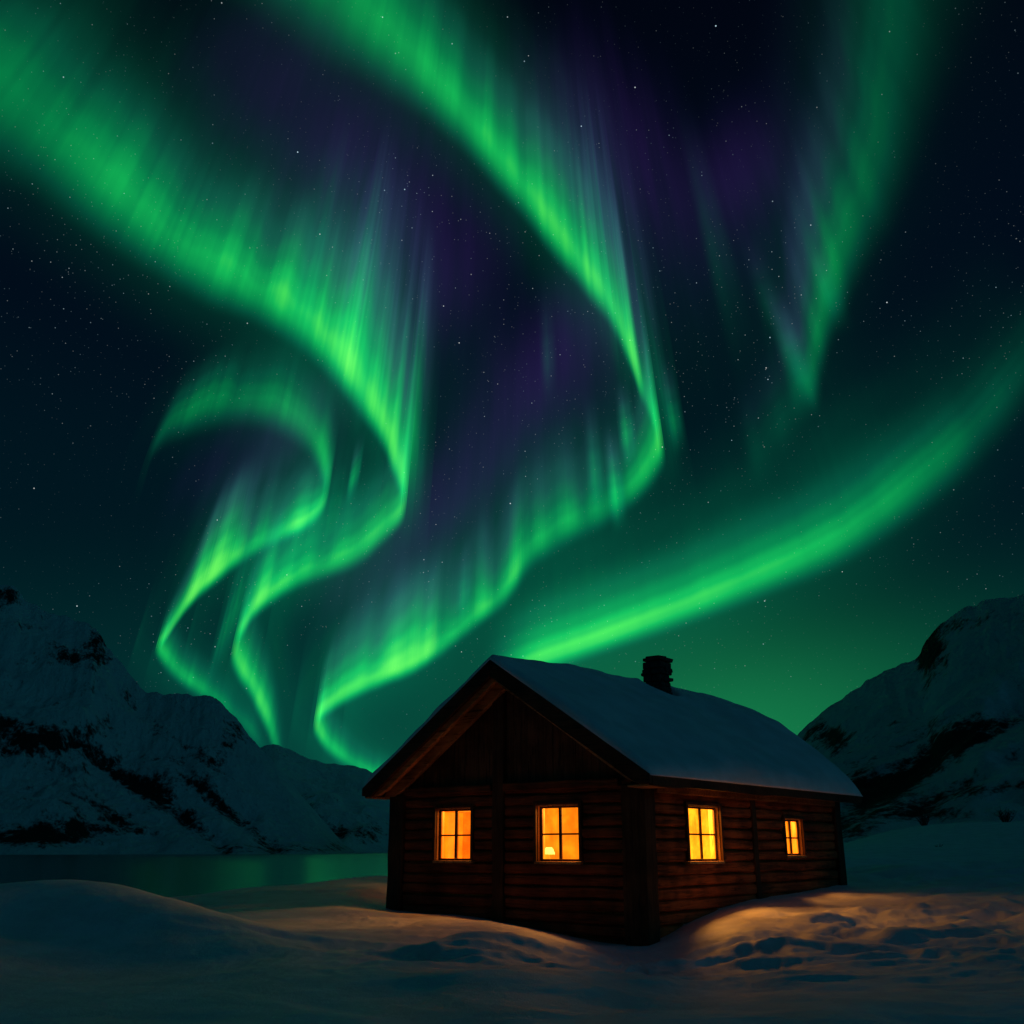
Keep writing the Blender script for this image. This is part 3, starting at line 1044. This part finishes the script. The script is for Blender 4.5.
# ------------------------------------------------------------------ mountains
def mountain(name, sil, r0, r1f, label, seed, patches, bands, back=1100.0, nth=640, nr=240, rough=1.0):
    """sil: crest points (px, py); r0: foot distance, r1f(az): crest distance"""
    sil = np.array(sil, float)
    d = ray(sil[:, 0], sil[:, 1])
    caz = np.arctan2(d[:, 0], d[:, 1]); cel = d[:, 2] / np.hypot(d[:, 0], d[:, 1])
    az = np.linspace(caz[0], caz[-1], nth)
    el = np.interp(az, caz, cel)
    # soften the polyline a little, then roughen it again
    kk = np.hanning(7); kk /= kk.sum()
    el = np.convolve(np.pad(el, 3, mode='edge'), kk, 'valid')
    pxs = 512 + np.tan(az) * 1078
    R1 = r1f(az)
    hc = CZ + R1 * el
    tt = np.concatenate([np.linspace(0, 1, int(nr * 0.72)), 1 + np.linspace(0.03, 1, int(nr * 0.28))])
    AZ, T_ = np.meshgrid(az, tt, indexing='ij')
    R1g = R1[:, None]; HC = hc[:, None]
    Rg = np.where(T_ <= 1, r0 + (R1g - r0) * T_, R1g + (T_ - 1) * back)
    x = Rg * np.sin(AZ); y = Rg * np.cos(AZ)
    prof = np.where(T_ <= 1, 0.30 * T_ + 0.70 * T_ ** 1.9, 1 - 0.9 * sstep(1, 2.0, T_))
    H = LZ - 8 + (HC - LZ + 8) * prof
    g = fbm(x / 330 + seed, y / 330, 6, 0.52, ridged=True) - 0.3
    g2 = fbm(x / 120 + seed, y / 120 + 3, 5, 0.55)
    env = np.sin(np.clip(T_, 0, 1) * math.pi) ** 0.8 * (T_ <= 1) + 0.05
    H = H + env * rough * (0.15 * g * HC.clip(40) + 0.075 * g2 * HC.clip(40))
    H = H + (np.abs(T_ - 1) < 0.25) * 7.0 * rough * fbm(AZ * 120, T_ * 6 + seed, 5, 0.6) * HC.clip(0, 300) / 300
    # rock: patches and dark gullies given in the picture frame of the mountain face
    dd = np.stack([x, y, H - CZ], -1)
    dep = dd[..., 1] * ct + dd[..., 2] * sn
    PX = 512 + F * dd[..., 0] / dep
    PY = 512 - F * (-dd[..., 1] * sn + dd[..., 2] * ct) / dep
    rock = np.zeros_like(H) - 0.05
    for (cx, cy, sx, sy, amp) in patches:
        rock = rock + amp * np.exp(-((PX - cx) / sx) ** 2 - ((PY - cy) / sy) ** 2)
    for (x0, y0, x1, y1, wd, amp) in bands:
        L2 = (x1 - x0) ** 2 + (y1 - y0) ** 2
        t = np.clip(((PX - x0) * (x1 - x0) + (PY - y0) * (y1 - y0)) / L2, 0, 1)
        wob = 5 * fbm(t * 5 + seed + x0, PY * 0.0 + 2, 3)
        dist = np.hypot(PX - x0 - t * (x1 - x0), PY - y0 - t * (y1 - y0) + wob)
        rock = rock + amp * np.exp(-(dist / wd) ** 2) * (0.4 + 0.6 * np.sin(math.pi * np.clip(t * 0.9 + 0.08, 0, 1)))
        H = H - 10 * amp * np.exp(-(dist / wd) ** 2) * (HC > 60)
    o = grid_mesh(name, np.stack([x, y, H], -1), M_MOUNT, attrs={'rock': rock})
    return tag(o, label, "mountain", kind='structure')


mountain('mountain', [(-700, 800), (-420, 700), (-200, 610), (-60, 575), (0, 585), (14, 586), (26, 600), (45, 609), (75, 619), (98, 628), (106, 645), (125, 668), (145, 693), (175, 694), (209, 697), (222, 703), (236, 717), (252, 740),
                      (264, 752), (285, 775), (310, 805), (340, 840), (360, 856)], 1720,
         lambda az: 2350 + 120 * np.sin(az * 9), "steep snowy mountain with dark rock across the lake on the left", 3.1,
         [(8, 595, 26, 12, 0.6), (75, 655, 34, 16, 0.5), (96, 640, 10, 24, 0.4), (15, 735, 28, 22, 0.75), (50, 740, 20, 22, 0.5), (105, 725, 16, 16, 0.35),
          (65, 830, 60, 13, 0.75), (40, 800, 110, 36, 0.22), (20, 840, 60, 8, 0.6), (130, 690, 12, 14, 0.4), (235, 730, 14, 20, 0.5), (160, 765, 24, 20, 0.3), (215, 765, 20, 14, 0.35), (300, 848, 120, 7, 0.6)],
         [(75, 740, 225, 845, 11, 0.75), (185, 775, 275, 848, 9, 0.7), (60, 780, 150, 835, 9, 0.35), (130, 700, 240, 790, 6, 0.25)])
mountain('far_mountain', [(150, 800), (215, 770), (250, 750), (264, 747), (272, 742), (280, 745), (300, 755), (325, 764), (350, 765), (366, 768), (385, 782), (420, 800), (480, 818), (560, 822), (650, 828), (760, 838), (860, 850)], 2500,
         lambda az: 3300 + 0 * az, "lower snowy ridge far across the lake beside the cabin eave", 8.7,
         [(300, 800, 60, 14, 0.3), (280, 752, 12, 12, 0.4), (350, 832, 60, 14, 0.6)], [(285, 790, 340, 835, 6, 0.4)], nth=260)
mountain('near_mountain', [(640, 850), (700, 815), (760, 770), (795, 738), (810, 722), (830, 706), (868, 680), (890, 669), (908, 662), (918, 656), (926, 640), (940, 624), (960, 610), (985, 601), (1010, 596), (1030, 594), (1100, 590),
                           (1250, 620), (1500, 720), (1900, 850)], 900,
         lambda az: 1750 + 150 * np.sin(az * 7), "rounded snowy mountain with a dark cliff behind the cabin on the right", 5.9,
         [(928, 648, 16, 24, 0.95), (950, 625, 30, 10, 0.4), (1010, 620, 40, 8, 0.35), (815, 728, 22, 14, 0.5), (838, 742, 18, 14, 0.7), (905, 735, 30, 22, 0.45), (960, 725, 30, 16, 0.35),
          (890, 800, 60, 22, 0.55), (860, 770, 26, 16, 0.55), (1000, 790, 50, 12, 0.6), (930, 815, 100, 9, 0.5), (840, 830, 40, 14, 0.8)],
         [(860, 790, 1040, 705, 12, 0.80), (920, 805, 1060, 735, 9, 0.45), (850, 800, 960, 760, 10, 0.5)], rough=0.55)

# ------------------------------------------------------------------ small things out in the snow
M_TWIG = plain_mat('twig_bark', (0.02, 0.016, 0.012), 0.9)


def shrub(px, py, Y, h, label, seed, n=16):
    r = ray(px, py); x = r[0] * Y / r[1]
    z = gz_at(x, Y)
    rs = np.random.RandomState(seed)
    V = []; Fc = []

    def stick(p, q, r0, r1):
        p = np.array(p); q = np.array(q)
        d = q - p; d = d / np.linalg.norm(d)
        a = np.cross(d, [0.3, 0.9, 0.1]); a /= np.linalg.norm(a); b = np.cross(d, a)
        o = len(V)
        for (c, rad) in ((p, r0), (q, r1)):
            for k in range(4):
                t = k * math.pi / 2
                V.append(tuple(c + rad * (math.cos(t) * a + math.sin(t) * b)))
        for k in range(4):
            Fc.append((o + k, o + (k + 1) % 4, o + 4 + (k + 1) % 4, o + 4 + k))

    for k in range(n):
        a = rs.uniform(0, 6.28); lean = rs.uniform(0.1, 0.9)
        L = h * rs.uniform(0.55, 1.0)
        base = np.array([math.cos(a), math.sin(a), 0]) * h * 0.08
        base[2] = -0.1
        tip = base + np.array([math.cos(a) * lean, math.sin(a) * lean, 1.0]) / math.hypot(lean, 1) * L
        mid = base + (tip - base) * 0.5 + rs.uniform(-0.06, 0.06, 3) * h
        stick(base, mid, 0.02 * h, 0.014 * h); stick(mid, tip, 0.014 * h, 0.006 * h)
        for q in range(4):
            s = base + (tip - base) * rs.uniform(0.35, 0.9)
            e = s + rs.uniform(-0.3, 0.3, 3) * h * np.array([1, 1, 0.4]) + np.array([0, 0, 0.16 * h])
            stick(s, e, 0.012 * h, 0.005 * h)
    o = link_mesh('bare_shrub', V, Fc, M_TWIG)
    o.location = (x, Y, z)
    return tag(o, label, "shrub", "bare shrubs on the snow slope")


shrub(925, 826, 62, 0.95, "bare dark shrub on the crest, nearest the cabin of the three", 1, 22)
shrub(1006, 824, 62, 1.05, "bare dark shrub on the snow crest at the right picture edge", 2, 22)
shrub(938, 842, 44, 0.28, "tiny dark shrub poking out of the slope below the crest", 3, 9)


# ------------------------------------------------------------------ aurora: thin curtains high over the mountains
ALT = 3000.0                                   # height of their lower edges
RAYD = np.array([0.0, math.cos(math.radians(65.5)), math.sin(math.radians(65.5))])   # along the field lines


def proj_rel(P):
    d = P[..., 1] * ct + P[..., 2] * sn
    u = -P[..., 1] * sn + P[..., 2] * ct
    return np.stack([512 + F * P[..., 0] / d, 512 - F * u / d], -1)


def aurora_mat():
    m, t = new_mat('aurora_glow')
    A = lambda n: t.n('ShaderNodeAttribute', attribute_name=n).outputs['Fac']
    s, v, gain, soft, streak, violet = A('along'), A('up'), A('gain'), A('soft'), A('streak'), A('violet')
    n1 = t.noise(t.m('MULTIPLY', s, 0.012), 1.0, 3.0, 0.5, dim='1D')
    n2 = t.noise(t.m('MULTIPLY', s, 0.034), 1.0, 3.5, 0.55, dim='1D')
    n3 = t.noise(t.m('ADD', t.m('MULTIPLY', s, 0.028), 31.7), 1.0, 3.0, 0.55, dim='1D')
    # rays of unequal length
    ln = t.m('ADD', t.m('ADD', 1.0, t.m('MULTIPLY', t.rng(n1, 0.3, 0.7, -0.40, 0.22), t.m('ADD', 0.03, streak))), t.m('MULTIPLY', streak, t.rng(n3, 0.28, 0.72, -0.36, 0.30)))
    vv = t.m('DIVIDE', v, ln)
    edge = t.m('POWER', t.rng(v, 0.0, soft), 1.2)
    vv2 = t.m('MAXIMUM', t.m('SUBTRACT', vv, t.m('MULTIPLY', soft, 0.55)), 0.0)
    fall = t.ramp(vv2, [(0.0, (1, 1, 1)), (0.07, (.84,) * 3), (0.16, (.52,) * 3), (0.28, (.25,) * 3), (0.45, (.095,) * 3), (0.70, (.028,) * 3), (1.0, (0, 0, 0))])
    viol = t.ramp(vv2, [(0.0, (0, 0, 0)), (0.16, (0.002, 0.001, 0.008)), (0.42, (0.0105, 0.0030, 0.034)), (0.70, (0.007, 0.0018, 0.025)), (1.0, (0, 0, 0))])
    k1 = t.rng(n1, 0.25, 0.75, 0.62, 1.30)
    n4 = t.noise(t.m('MULTIPLY', s, 0.11), 1.0, 2.0, 0.5, dim='1D')
    k2 = t.m('MULTIPLY', t.rng(n2, 0.30, 0.72, 0.30, 1.65), t.rng(n4, 0.3, 0.7, 0.78, 1.22))
    # streaks sharpen up the ray, the foot stays even
    amt = t.m('MULTIPLY', streak, t.rng(v, -0.02, 0.30, 0.40, 0.85))
    mod = t.m('MULTIPLY', t.m('ADD', t.m('SUBTRACT', 1.0, amt), t.m('MULTIPLY', amt, k2)), t.m('ADD', 1.0, t.m('MULTIPLY', t.m('SUBTRACT', k1, 1.0), t.m('ADD', 0.10, t.m('MULTIPLY', streak, 0.95)))))
    tot = t.m('MULTIPLY', t.m('MULTIPLY', gain, edge), mod)
    tot = t.m('MULTIPLY', tot, t.rng(v, 1.0, 0.6))          # nothing left at the top of the sheet
    lum = t.m('MULTIPLY', tot, t.n('ShaderNodeSeparateColor', ins={0: fall}).outputs[0])
    # oxygen green: yellower where it is dense, bluer where it is thin
    green = t.ramp(lum, [(0.0, (0, 0, 0)), (0.06, (0.0003, 0.046, 0.020)), (0.20, (0.001, 0.175, 0.040)), (0.45, (0.006, 0.43, 0.068)), (0.75, (0.060, 0.70, 0.072)), (1.0, (0.14, 0.88, 0.09))], 'LINEAR')
    e1 = t.n('ShaderNodeEmission', ins={0: green, 1: A('share')})
    e2 = t.n('ShaderNodeEmission', ins={0: viol, 1: t.m('MULTIPLY', t.m('MULTIPLY', tot, violet), A('share'))})
    tr = t.n('ShaderNodeBsdfTransparent')
    ad = t.n('ShaderNodeAddShader', ins={0: e1.outputs[0], 1: e2.outputs[0]})
    ad2 = t.n('ShaderNodeAddShader', ins={0: ad.outputs[0], 1: tr.outputs[0]})
    out(t, ad2.outputs[0])
    m.cycles.emission_sampling = 'NONE'
    return m


M_AUR = aurora_mat()


def spline(P, n):
    """centripetal-ish Catmull-Rom through rows of P (first two columns are the path), resampled evenly"""
    P = np.array(P, float)
    Q = np.concatenate([[2 * P[0] - P[1]], P, [2 * P[-1] - P[-2]]])
    res = []
    for k in range(1, len(Q) - 2):
        t = np.linspace(0, 1, 40, endpoint=False)[:, None]
        p0, p1, p2, p3 = Q[k - 1], Q[k], Q[k + 1], Q[k + 2]
        c = 0.5 * (2 * p1 + (-p0 + p2) * t + (2 * p0 - 5 * p1 + 4 * p2 - p3) * t ** 2 + (-p0 + 3 * p1 - 3 * p2 + p3) * t ** 3)
        lin = p1 + (p2 - p1) * (t * t * (3 - 2 * t))
        c[:, 2:] = lin[:, 2:]
        res.append(c)
    res = np.concatenate(res + [P[-1:]])
    d = np.concatenate([[0], np.cumsum(np.hypot(*np.diff(res[:, :2], axis=0).T))])
    s = np.linspace(0, d[-1], n)
    return s, np.stack([np.interp(s, d, res[:, c]) for c in range(res.shape[1])], -1)


LSC = 1.22


def halo(path, seed, g=0.20, up=1.5, foot=0.0):
    """the dim glow round a bright curtain"""
    return thick([(x, y + 16, l * up + 30, a * g, .55, .10, vi * 1.2) for (x, y, l, a, so, stk, vi) in path], seed, 4, 26.0, 6.0, 1.04, 0.9)


def thick(path, seed, n=4, spread=2.4, wob=2.0, alt=1.0, fold=0.32):
    """a curtain with some depth: n sheets side by side, each giving its share of the light"""
    res = []
    for k in range(n):
        f = (k - (n - 1) / 2) / max(1, n - 1) * 2
        q = [(x + f * spread, y + f * spread * 0.25 * (-1) ** k, l * (1 + 0.06 * f), g, so, stk, vi) for (x, y, l, g, so, stk, vi) in path]
        P, at = sheet(q, seed, wob, alt + 0.012 * k, fold=fold)
        at['share'] = np.full_like(at['share'], 1.0 / n)
        at['along'] = at['along'] + 1.5 * k
        res.append((P, at))
    return res


def sheet(path, seed, wob=3.0, alt=1.0, rows=26, fold=0.0):
    """path rows: px, py, ray length (px), gain, soft, streak, violet"""
    path = np.array(path, float)
    length = np.hypot(*np.diff(path[:, :2], axis=0).T).sum()
    n = int(length / 2.5)
    s, R = spline(path, n)
    # small folds of the curtain
    tg = np.gradient(R[:, :2], axis=0)
    tg /= np.linalg.norm(tg, axis=1)[:, None] + 1e-9
    nrm = np.stack([-tg[:, 1], tg[:, 0]], -1)
    z = np.zeros(n)
    wv = wob * (0.5 + R[:, 5]) * fbm(s / 46 + seed, z + seed, 3) * 1.6
    px, py = R[:, 0] + nrm[:, 0] * wv, R[:, 1] + nrm[:, 1] * wv
    # overlap below the edge so a soft foot straddles the traced line
    d = ray(px, np.minimum(py, 842.0))
    P0 = d * (ALT * alt / d[:, 2])[:, None]
    L = R[:, 2] * LSC
    # solve ray length in metres for the wanted apparent length
    lo = np.zeros(n); hi = np.full(n, 60000.0)
    b0 = proj_rel(P0)
    for _ in range(40):
        mid = (lo + hi) / 2
        ln = np.linalg.norm(proj_rel(P0 + RAYD * mid[:, None]) - b0, axis=-1)
        hi = np.where(ln > L, mid, hi); lo = np.where(ln > L, lo, mid)
    Lm = (lo + hi) / 2
    if fold:
        # the curtain thins out where it folds back on itself
        ds = ray(R[:, 0], np.minimum(R[:, 1], 842.0)); Ps = ds * (ALT * alt / ds[:, 2])[:, None]; bs = proj_rel(Ps)
        t1 = proj_rel(Ps + RAYD * 800) - bs
        t1 /= np.linalg.norm(t1, axis=1)[:, None]
        t2 = np.gradient(bs, axis=0); t2 /= np.linalg.norm(t2, axis=1)[:, None] + 1e-9
        sa = np.abs(t1[:, 0] * t2[:, 1] - t1[:, 1] * t2[:, 0])
        R[:, 3] *= 0.10 + 0.90 * sstep(0, fold, sa)
    v = np.linspace(-0.35, 1.0, rows)
    vs = np.where(v < 0, v * R[:, 4][:, None], v[None, :])     # foot reaches down by a share of its softness
    P = P0[:, None, :] + RAYD[None, None, :] * (Lm[:, None] * vs)[..., None]
    # attribute 'up' runs from 0 at the very foot
    up = vs + 0.35 * R[:, 4][:, None]
    rep = lambda q: np.repeat(q[:, None], rows, 1)
    at = {'along': rep(s + seed * 997.0), 'up': up, 'gain': rep(R[:, 3]), 'soft': rep(np.maximum(R[:, 4], 0.02)),
          'streak': rep(R[:, 5]), 'violet': rep(R[:, 6]), 'share': rep(np.ones(n))}
    P[..., 2] += CZ
    return P, at


def curtain(sheets, label):
    V = []; Q = []; AT = {}
    o = 0
    for (P, at) in sheets:
        nu, nv = P.shape[:2]
        i = np.arange(nu * nv).reshape(nu, nv) + o
        Q.append(np.stack([i[:-1, :-1], i[1:, :-1], i[1:, 1:], i[:-1, 1:]], -1).reshape(-1, 4))
        V.append(P.reshape(-1, 3)); o += nu * nv
        for k, a in at.items(): AT.setdefault(k, []).append(a.reshape(-1))
    ob = np_mesh('aurora_curtain', np.concatenate(V), np.concatenate(Q), M_AUR, None, {k: np.concatenate(a) for k, a in AT.items()})
    return tag(ob, label, "aurora", "aurora curtains in the night sky")


def violet(path, seed, n=4, spread=42.0):
    """nitrogen violet high up the rays: rows of px, py, ray length, strength"""
    return thick([(x, y, l, 0.0165 * g, .5, .22, 80.0) for (x, y, l, g) in path], seed, n, spread, 5.0, 1.08, 0.0)


# ---- A: wide band from the top left, folding into an S above the left mountain
A = [(-160, 50, 190, 0.20, .55, .10, .2), (-60, 100, 185, 0.26, .52, .10, .2), (0, 140, 180, .32, .50, .10, .2), (50, 172, 155, .40, .48, .12, .2), (100, 212, 145, .52, .46, .15, .2), (150, 250, 135, .58, .42, .2, .3),
     (200, 282, 130, .62, .38, .22, .4), (260, 312, 135, .68, .30, .25, .7), (310, 347, 145, .80, .24, .35, 1.0), (350, 392, 170, .95, .17, .5, 1.2), (378, 434, 170, .95, .13, .6, 1.2), (396, 477, 165, .85, .12, .6, 1.0),
     (404, 508, 140, .70, .13, .5, .8), (398, 526, 105, .66, .18, .4, .5), (366, 554, 95, .62, .26, .5, .3), (325, 575, 92, .74, .24, .5, .3), (280, 596, 95, .86, .20, .5, .3), (250, 620, 105, .98, .18, .5, .3), (233, 652, 110, 1.0, .16, .3, .2),
     (238, 676, 80, .85, .22, .3, .2), (254, 700, 62, .75, .28, .3, .2), (267, 726, 52, .70, .32, .3, .1), (273, 745, 45, .5, .3, .3, .1), (283, 780, 40, .0, .3, .3, .1)]
shA = thick(A, 1) + halo(A, 41, .20)
shA.append(sheet([(346, 494, 60, .0, .5, .2, 1), (350, 492, 64, .50, .6, .2, 1), (355, 488, 64, .22, .6, .2, 1), (360, 480, 60, .0, .5, .2, .5)], 3, 0.5))
shA.append(sheet([(270, 318, 210, .0, .4, .8, 2), (310, 350, 230, .10, .35, .9, 3), (350, 395, 250, .16, .3, .9, 4), (385, 450, 270, .18, .3, .9, 4), (408, 500, 260, .14, .3, .9, 4), (428, 520, 240, .0, .3, .9, 4)], 15, 3.0))
shA += violet([(90, 240, 300, 0), (160, 280, 330, .5), (230, 330, 330, .7), (310, 390, 330, .9), (385, 470, 350, 1.1), (425, 520, 350, 1.1), (465, 520, 330, .7), (500, 500, 300, 0)], 2)
curtain(shA, "wide green aurora from the top left corner folding into an S over the left mountain")

# ---- B: hook-shaped arc inside the S
Bp = [(134, 512, 60, .0, .5, .3, .3), (146, 464, 75, .18, .5, .3, .3), (164, 438, 85, .22, .5, .3, .3), (190, 424, 90, .25, .5, .3, .3), (228, 416, 90, .27, .48, .3, .3), (266, 420, 88, .34, .44, .25, .3), (298, 436, 85, .42, .42, .22, .3),
      (318, 462, 80, .52, .40, .2, .2), (326, 490, 70, .64, .36, .2, .2), (320, 516, 65, .80, .28, .3, .2), (298, 533, 80, .88, .18, .5, .5), (263, 548, 105, .86, .18, .85, .9), (226, 574, 115, .92, .16, .85, 1.1), (195, 598, 118, .95, .14, .85, 1.0),
      (178, 620, 90, .92, .13, .5, .7), (164, 642, 68, .85, .16, .5, .3), (157, 653, 55, .72, .22, .3, .2), (168, 670, 48, .55, .34, .3, .2), (192, 690, 44, .48, .36, .3, .2), (212, 704, 42, .40, .38, .3, .1), (242, 728, 40, .28, .38, .3, .1), (270, 765, 38, .0, .4, .3, .1)]
shB = thick(Bp, 4) + halo(Bp, 42, .16)
shB.append(sheet([(200, 700, 120, .0, .5, .2, .5), (225, 650, 150, .20, .5, .3, .5), (270, 590, 140, .22, .5, .3, .5), (330, 550, 130, .16, .5, .3, .5), (390, 520, 110, .0, .5, .2, .5)], 51, 4.0))
shB += violet([(170, 600, 150, 0), (205, 590, 190, .7), (245, 560, 200, .9), (290, 530, 170, .5), (325, 520, 150, 0)], 5)
curtain(shB, "hook-shaped green aurora arc curling inside the S above the left mountain")

# ---- C: bright central curtain from top centre, swinging right and back down behind the cabin
Cp = [(215, -65, 180, .22, .46, .12, .2), (270, -20, 180, .30, .44, .12, .2), (320, 20, 178, .38, .42, .15, .2), (380, 63, 152, .48, .40, .15, .3), (440, 112, 128, .58, .36, .18, .3), (480, 155, 125, .66, .32, .2, .5), (512, 194, 125, .72, .30, .22, .6), (545, 236, 140, .76, .25, .28, .9),
      (586, 289, 155, .78, .19, .38, 1.3), (616, 330, 180, .82, .15, .5, 1.6), (640, 384, 185, .86, .12, .6, 1.8), (655, 426, 180, .80, .11, .6, 1.6), (662, 452, 150, .62, .14, .6, 1.3), (656, 474, 105, .48, .24, .45, .9), (640, 495, 92, .50, .26, .45, .8), (615, 516, 96, .46, .26, .6, 1.0),
      (588, 531, 105, .42, .26, .7, 1.3), (556, 545, 112, .44, .26, .7, 1.3), (528, 563, 112, .50, .22, .7, 1.3), (508, 595, 112, .58, .18, .75, 1.2), (484, 619, 112, .66, .15, .75, 1.2), (446, 651, 110, .74, .14, .7, 1.2), (418, 669, 108, .80, .14, .65, 1.2),
      (386, 682, 110, .90, .14, .6, 1.2), (356, 695, 108, .98, .14, .5, 1.1), (332, 709, 98, .98, .15, .4, .8), (316, 725, 78, .90, .18, .3, .5), (320, 741, 55, .72, .26, .3, .3), (340, 760, 44, .66, .32, .3, .2), (372, 780, 38, .58, .35, .3, .1), (420, 808, 30, .4, .3, .3, .1)]
shC = thick(Cp, 6) + halo(Cp, 43, .20)
for k, (x, y, l, g) in enumerate([(617, 515, 95, .50), (628, 455, 80, .36), (676, 440, 90, .26), (548, 385, 110, .06), (596, 500, 110, .22), (462, 612, 80, .22)]):
    shC.append(sheet([(x - 8, y + 3, l, .0, .5, .1, 2), (x, y, l, g, .5, .1, 2), (x + 4, y - 1, l, g * .6, .5, .1, 2), (x + 11, y - 5, l, .0, .5, .1, 2)], 20 + k, 0.5))
shC.append(sheet([(560, 262, 200, .0, .4, .8, 2), (600, 312, 240, .10, .35, .9, 3), (635, 380, 280, .15, .3, .9, 4), (662, 445, 290, .14, .3, .9, 4), (684, 460, 260, .0, .3, .9, 4)], 16, 3.0))
shC += violet([(520, 230, 220, 0), (575, 300, 280, .8), (630, 390, 340, 1.1), (672, 450, 380, 1.2), (705, 450, 370, .8), (740, 430, 340, 0)], 7)
shC += violet([(310, 710, 140, 0), (345, 695, 190, .8), (410, 670, 230, .9), (480, 620, 250, 1.0), (535, 560, 270, 1.1), (600, 520, 280, 1.0), (660, 480, 260, 0)], 8)
curtain(shC, "bright central aurora curtain sweeping from top centre down to the cabin roof")

# ---- D: low band rising to the right behind the roof
Dp = [(480, 690, 80, .0, .3, .0, .1), (545, 668, 82, .95, .26, .03, .1), (600, 649, 82, 1.0, .26, .03, .1), (680, 621, 84, .86, .30, .03, .1), (760, 590, 88, .74, .34, .03, .1), (830, 560, 92, .64, .40, .04, .1), (885, 526, 94, .48, .44, .04, .1), (940, 484, 94, .31, .48, .04, .1),
      (990, 436, 90, .14, .52, .04, .1), (1040, 376, 88, .07, .55, .04, .1), (1080, 326, 88, .0, .5, .04, .1)]
shD = thick(Dp, 9, wob=0.25) + halo(Dp, 44, .20, 2.0)
curtain(shD, "low smooth green aurora band rising to the right from behind the cabin roof")

# ---- E: fainter ribbon on the upper right
Ep = [(965, -90, 230, .07, .5, .10, .8), (940, -10, 220, .085, .5, .10, 1.0), (914, 97, 195, .11, .46, .12, 1.5), (888, 185, 175, .15, .40, .18, 2.5), (860, 249, 155, .22, .34, .3, 3.0), (838, 303, 145, .26, .28, .4, 3.5), (823, 348, 135, .27, .24, .5, 4), (815, 397, 120, .24, .28, .5, 4),
      (806, 408, 110, .12, .4, .4, 4), (790, 436, 100, .08, .5, .3, 3), (766, 466, 100, .05, .5, .3, 3), (745, 488, 100, .0, .5, .3, 2.0)]
shE = thick(Ep, 11) + halo(Ep, 45, .16)
for k, (x, y, l, g) in enumerate([(809, 396, 100, .13), (796, 374, 105, .12), (838, 318, 90, .10), (776, 330, 110, .05)]):
    shE.append(sheet([(x - 13, y + 3, l, .0, .55, .1, 6), (x - 2, y, l, g, .55, .1, 6), (x + 3, y - 1, l, g * .8, .55, .1, 6), (x + 15, y - 6, l, .0, .55, .1, 6)], 30 + k, 0.5))
shE += violet([(715, 420, 240, 0), (752, 395, 270, .7), (790, 365, 270, 1.0), (818, 330, 260, .6), (850, 270, 240, 0)], 14)
curtain(shE, "faint teal aurora ribbon hanging in the upper right sky")

# ---- F: a single very faint ray between the centre and the right ribbon
shF = [sheet([(720, 335, 230, .0, .6, .1, 3), (730, 322, 235, .040, .6, .1, 3), (738, 310, 230, .025, .6, .1, 3), (750, 300, 220, .0, .6, .1, 3)], 13, 0.5)]
curtain(shF, "single faint upright aurora ray between the central curtain and the right ribbon")
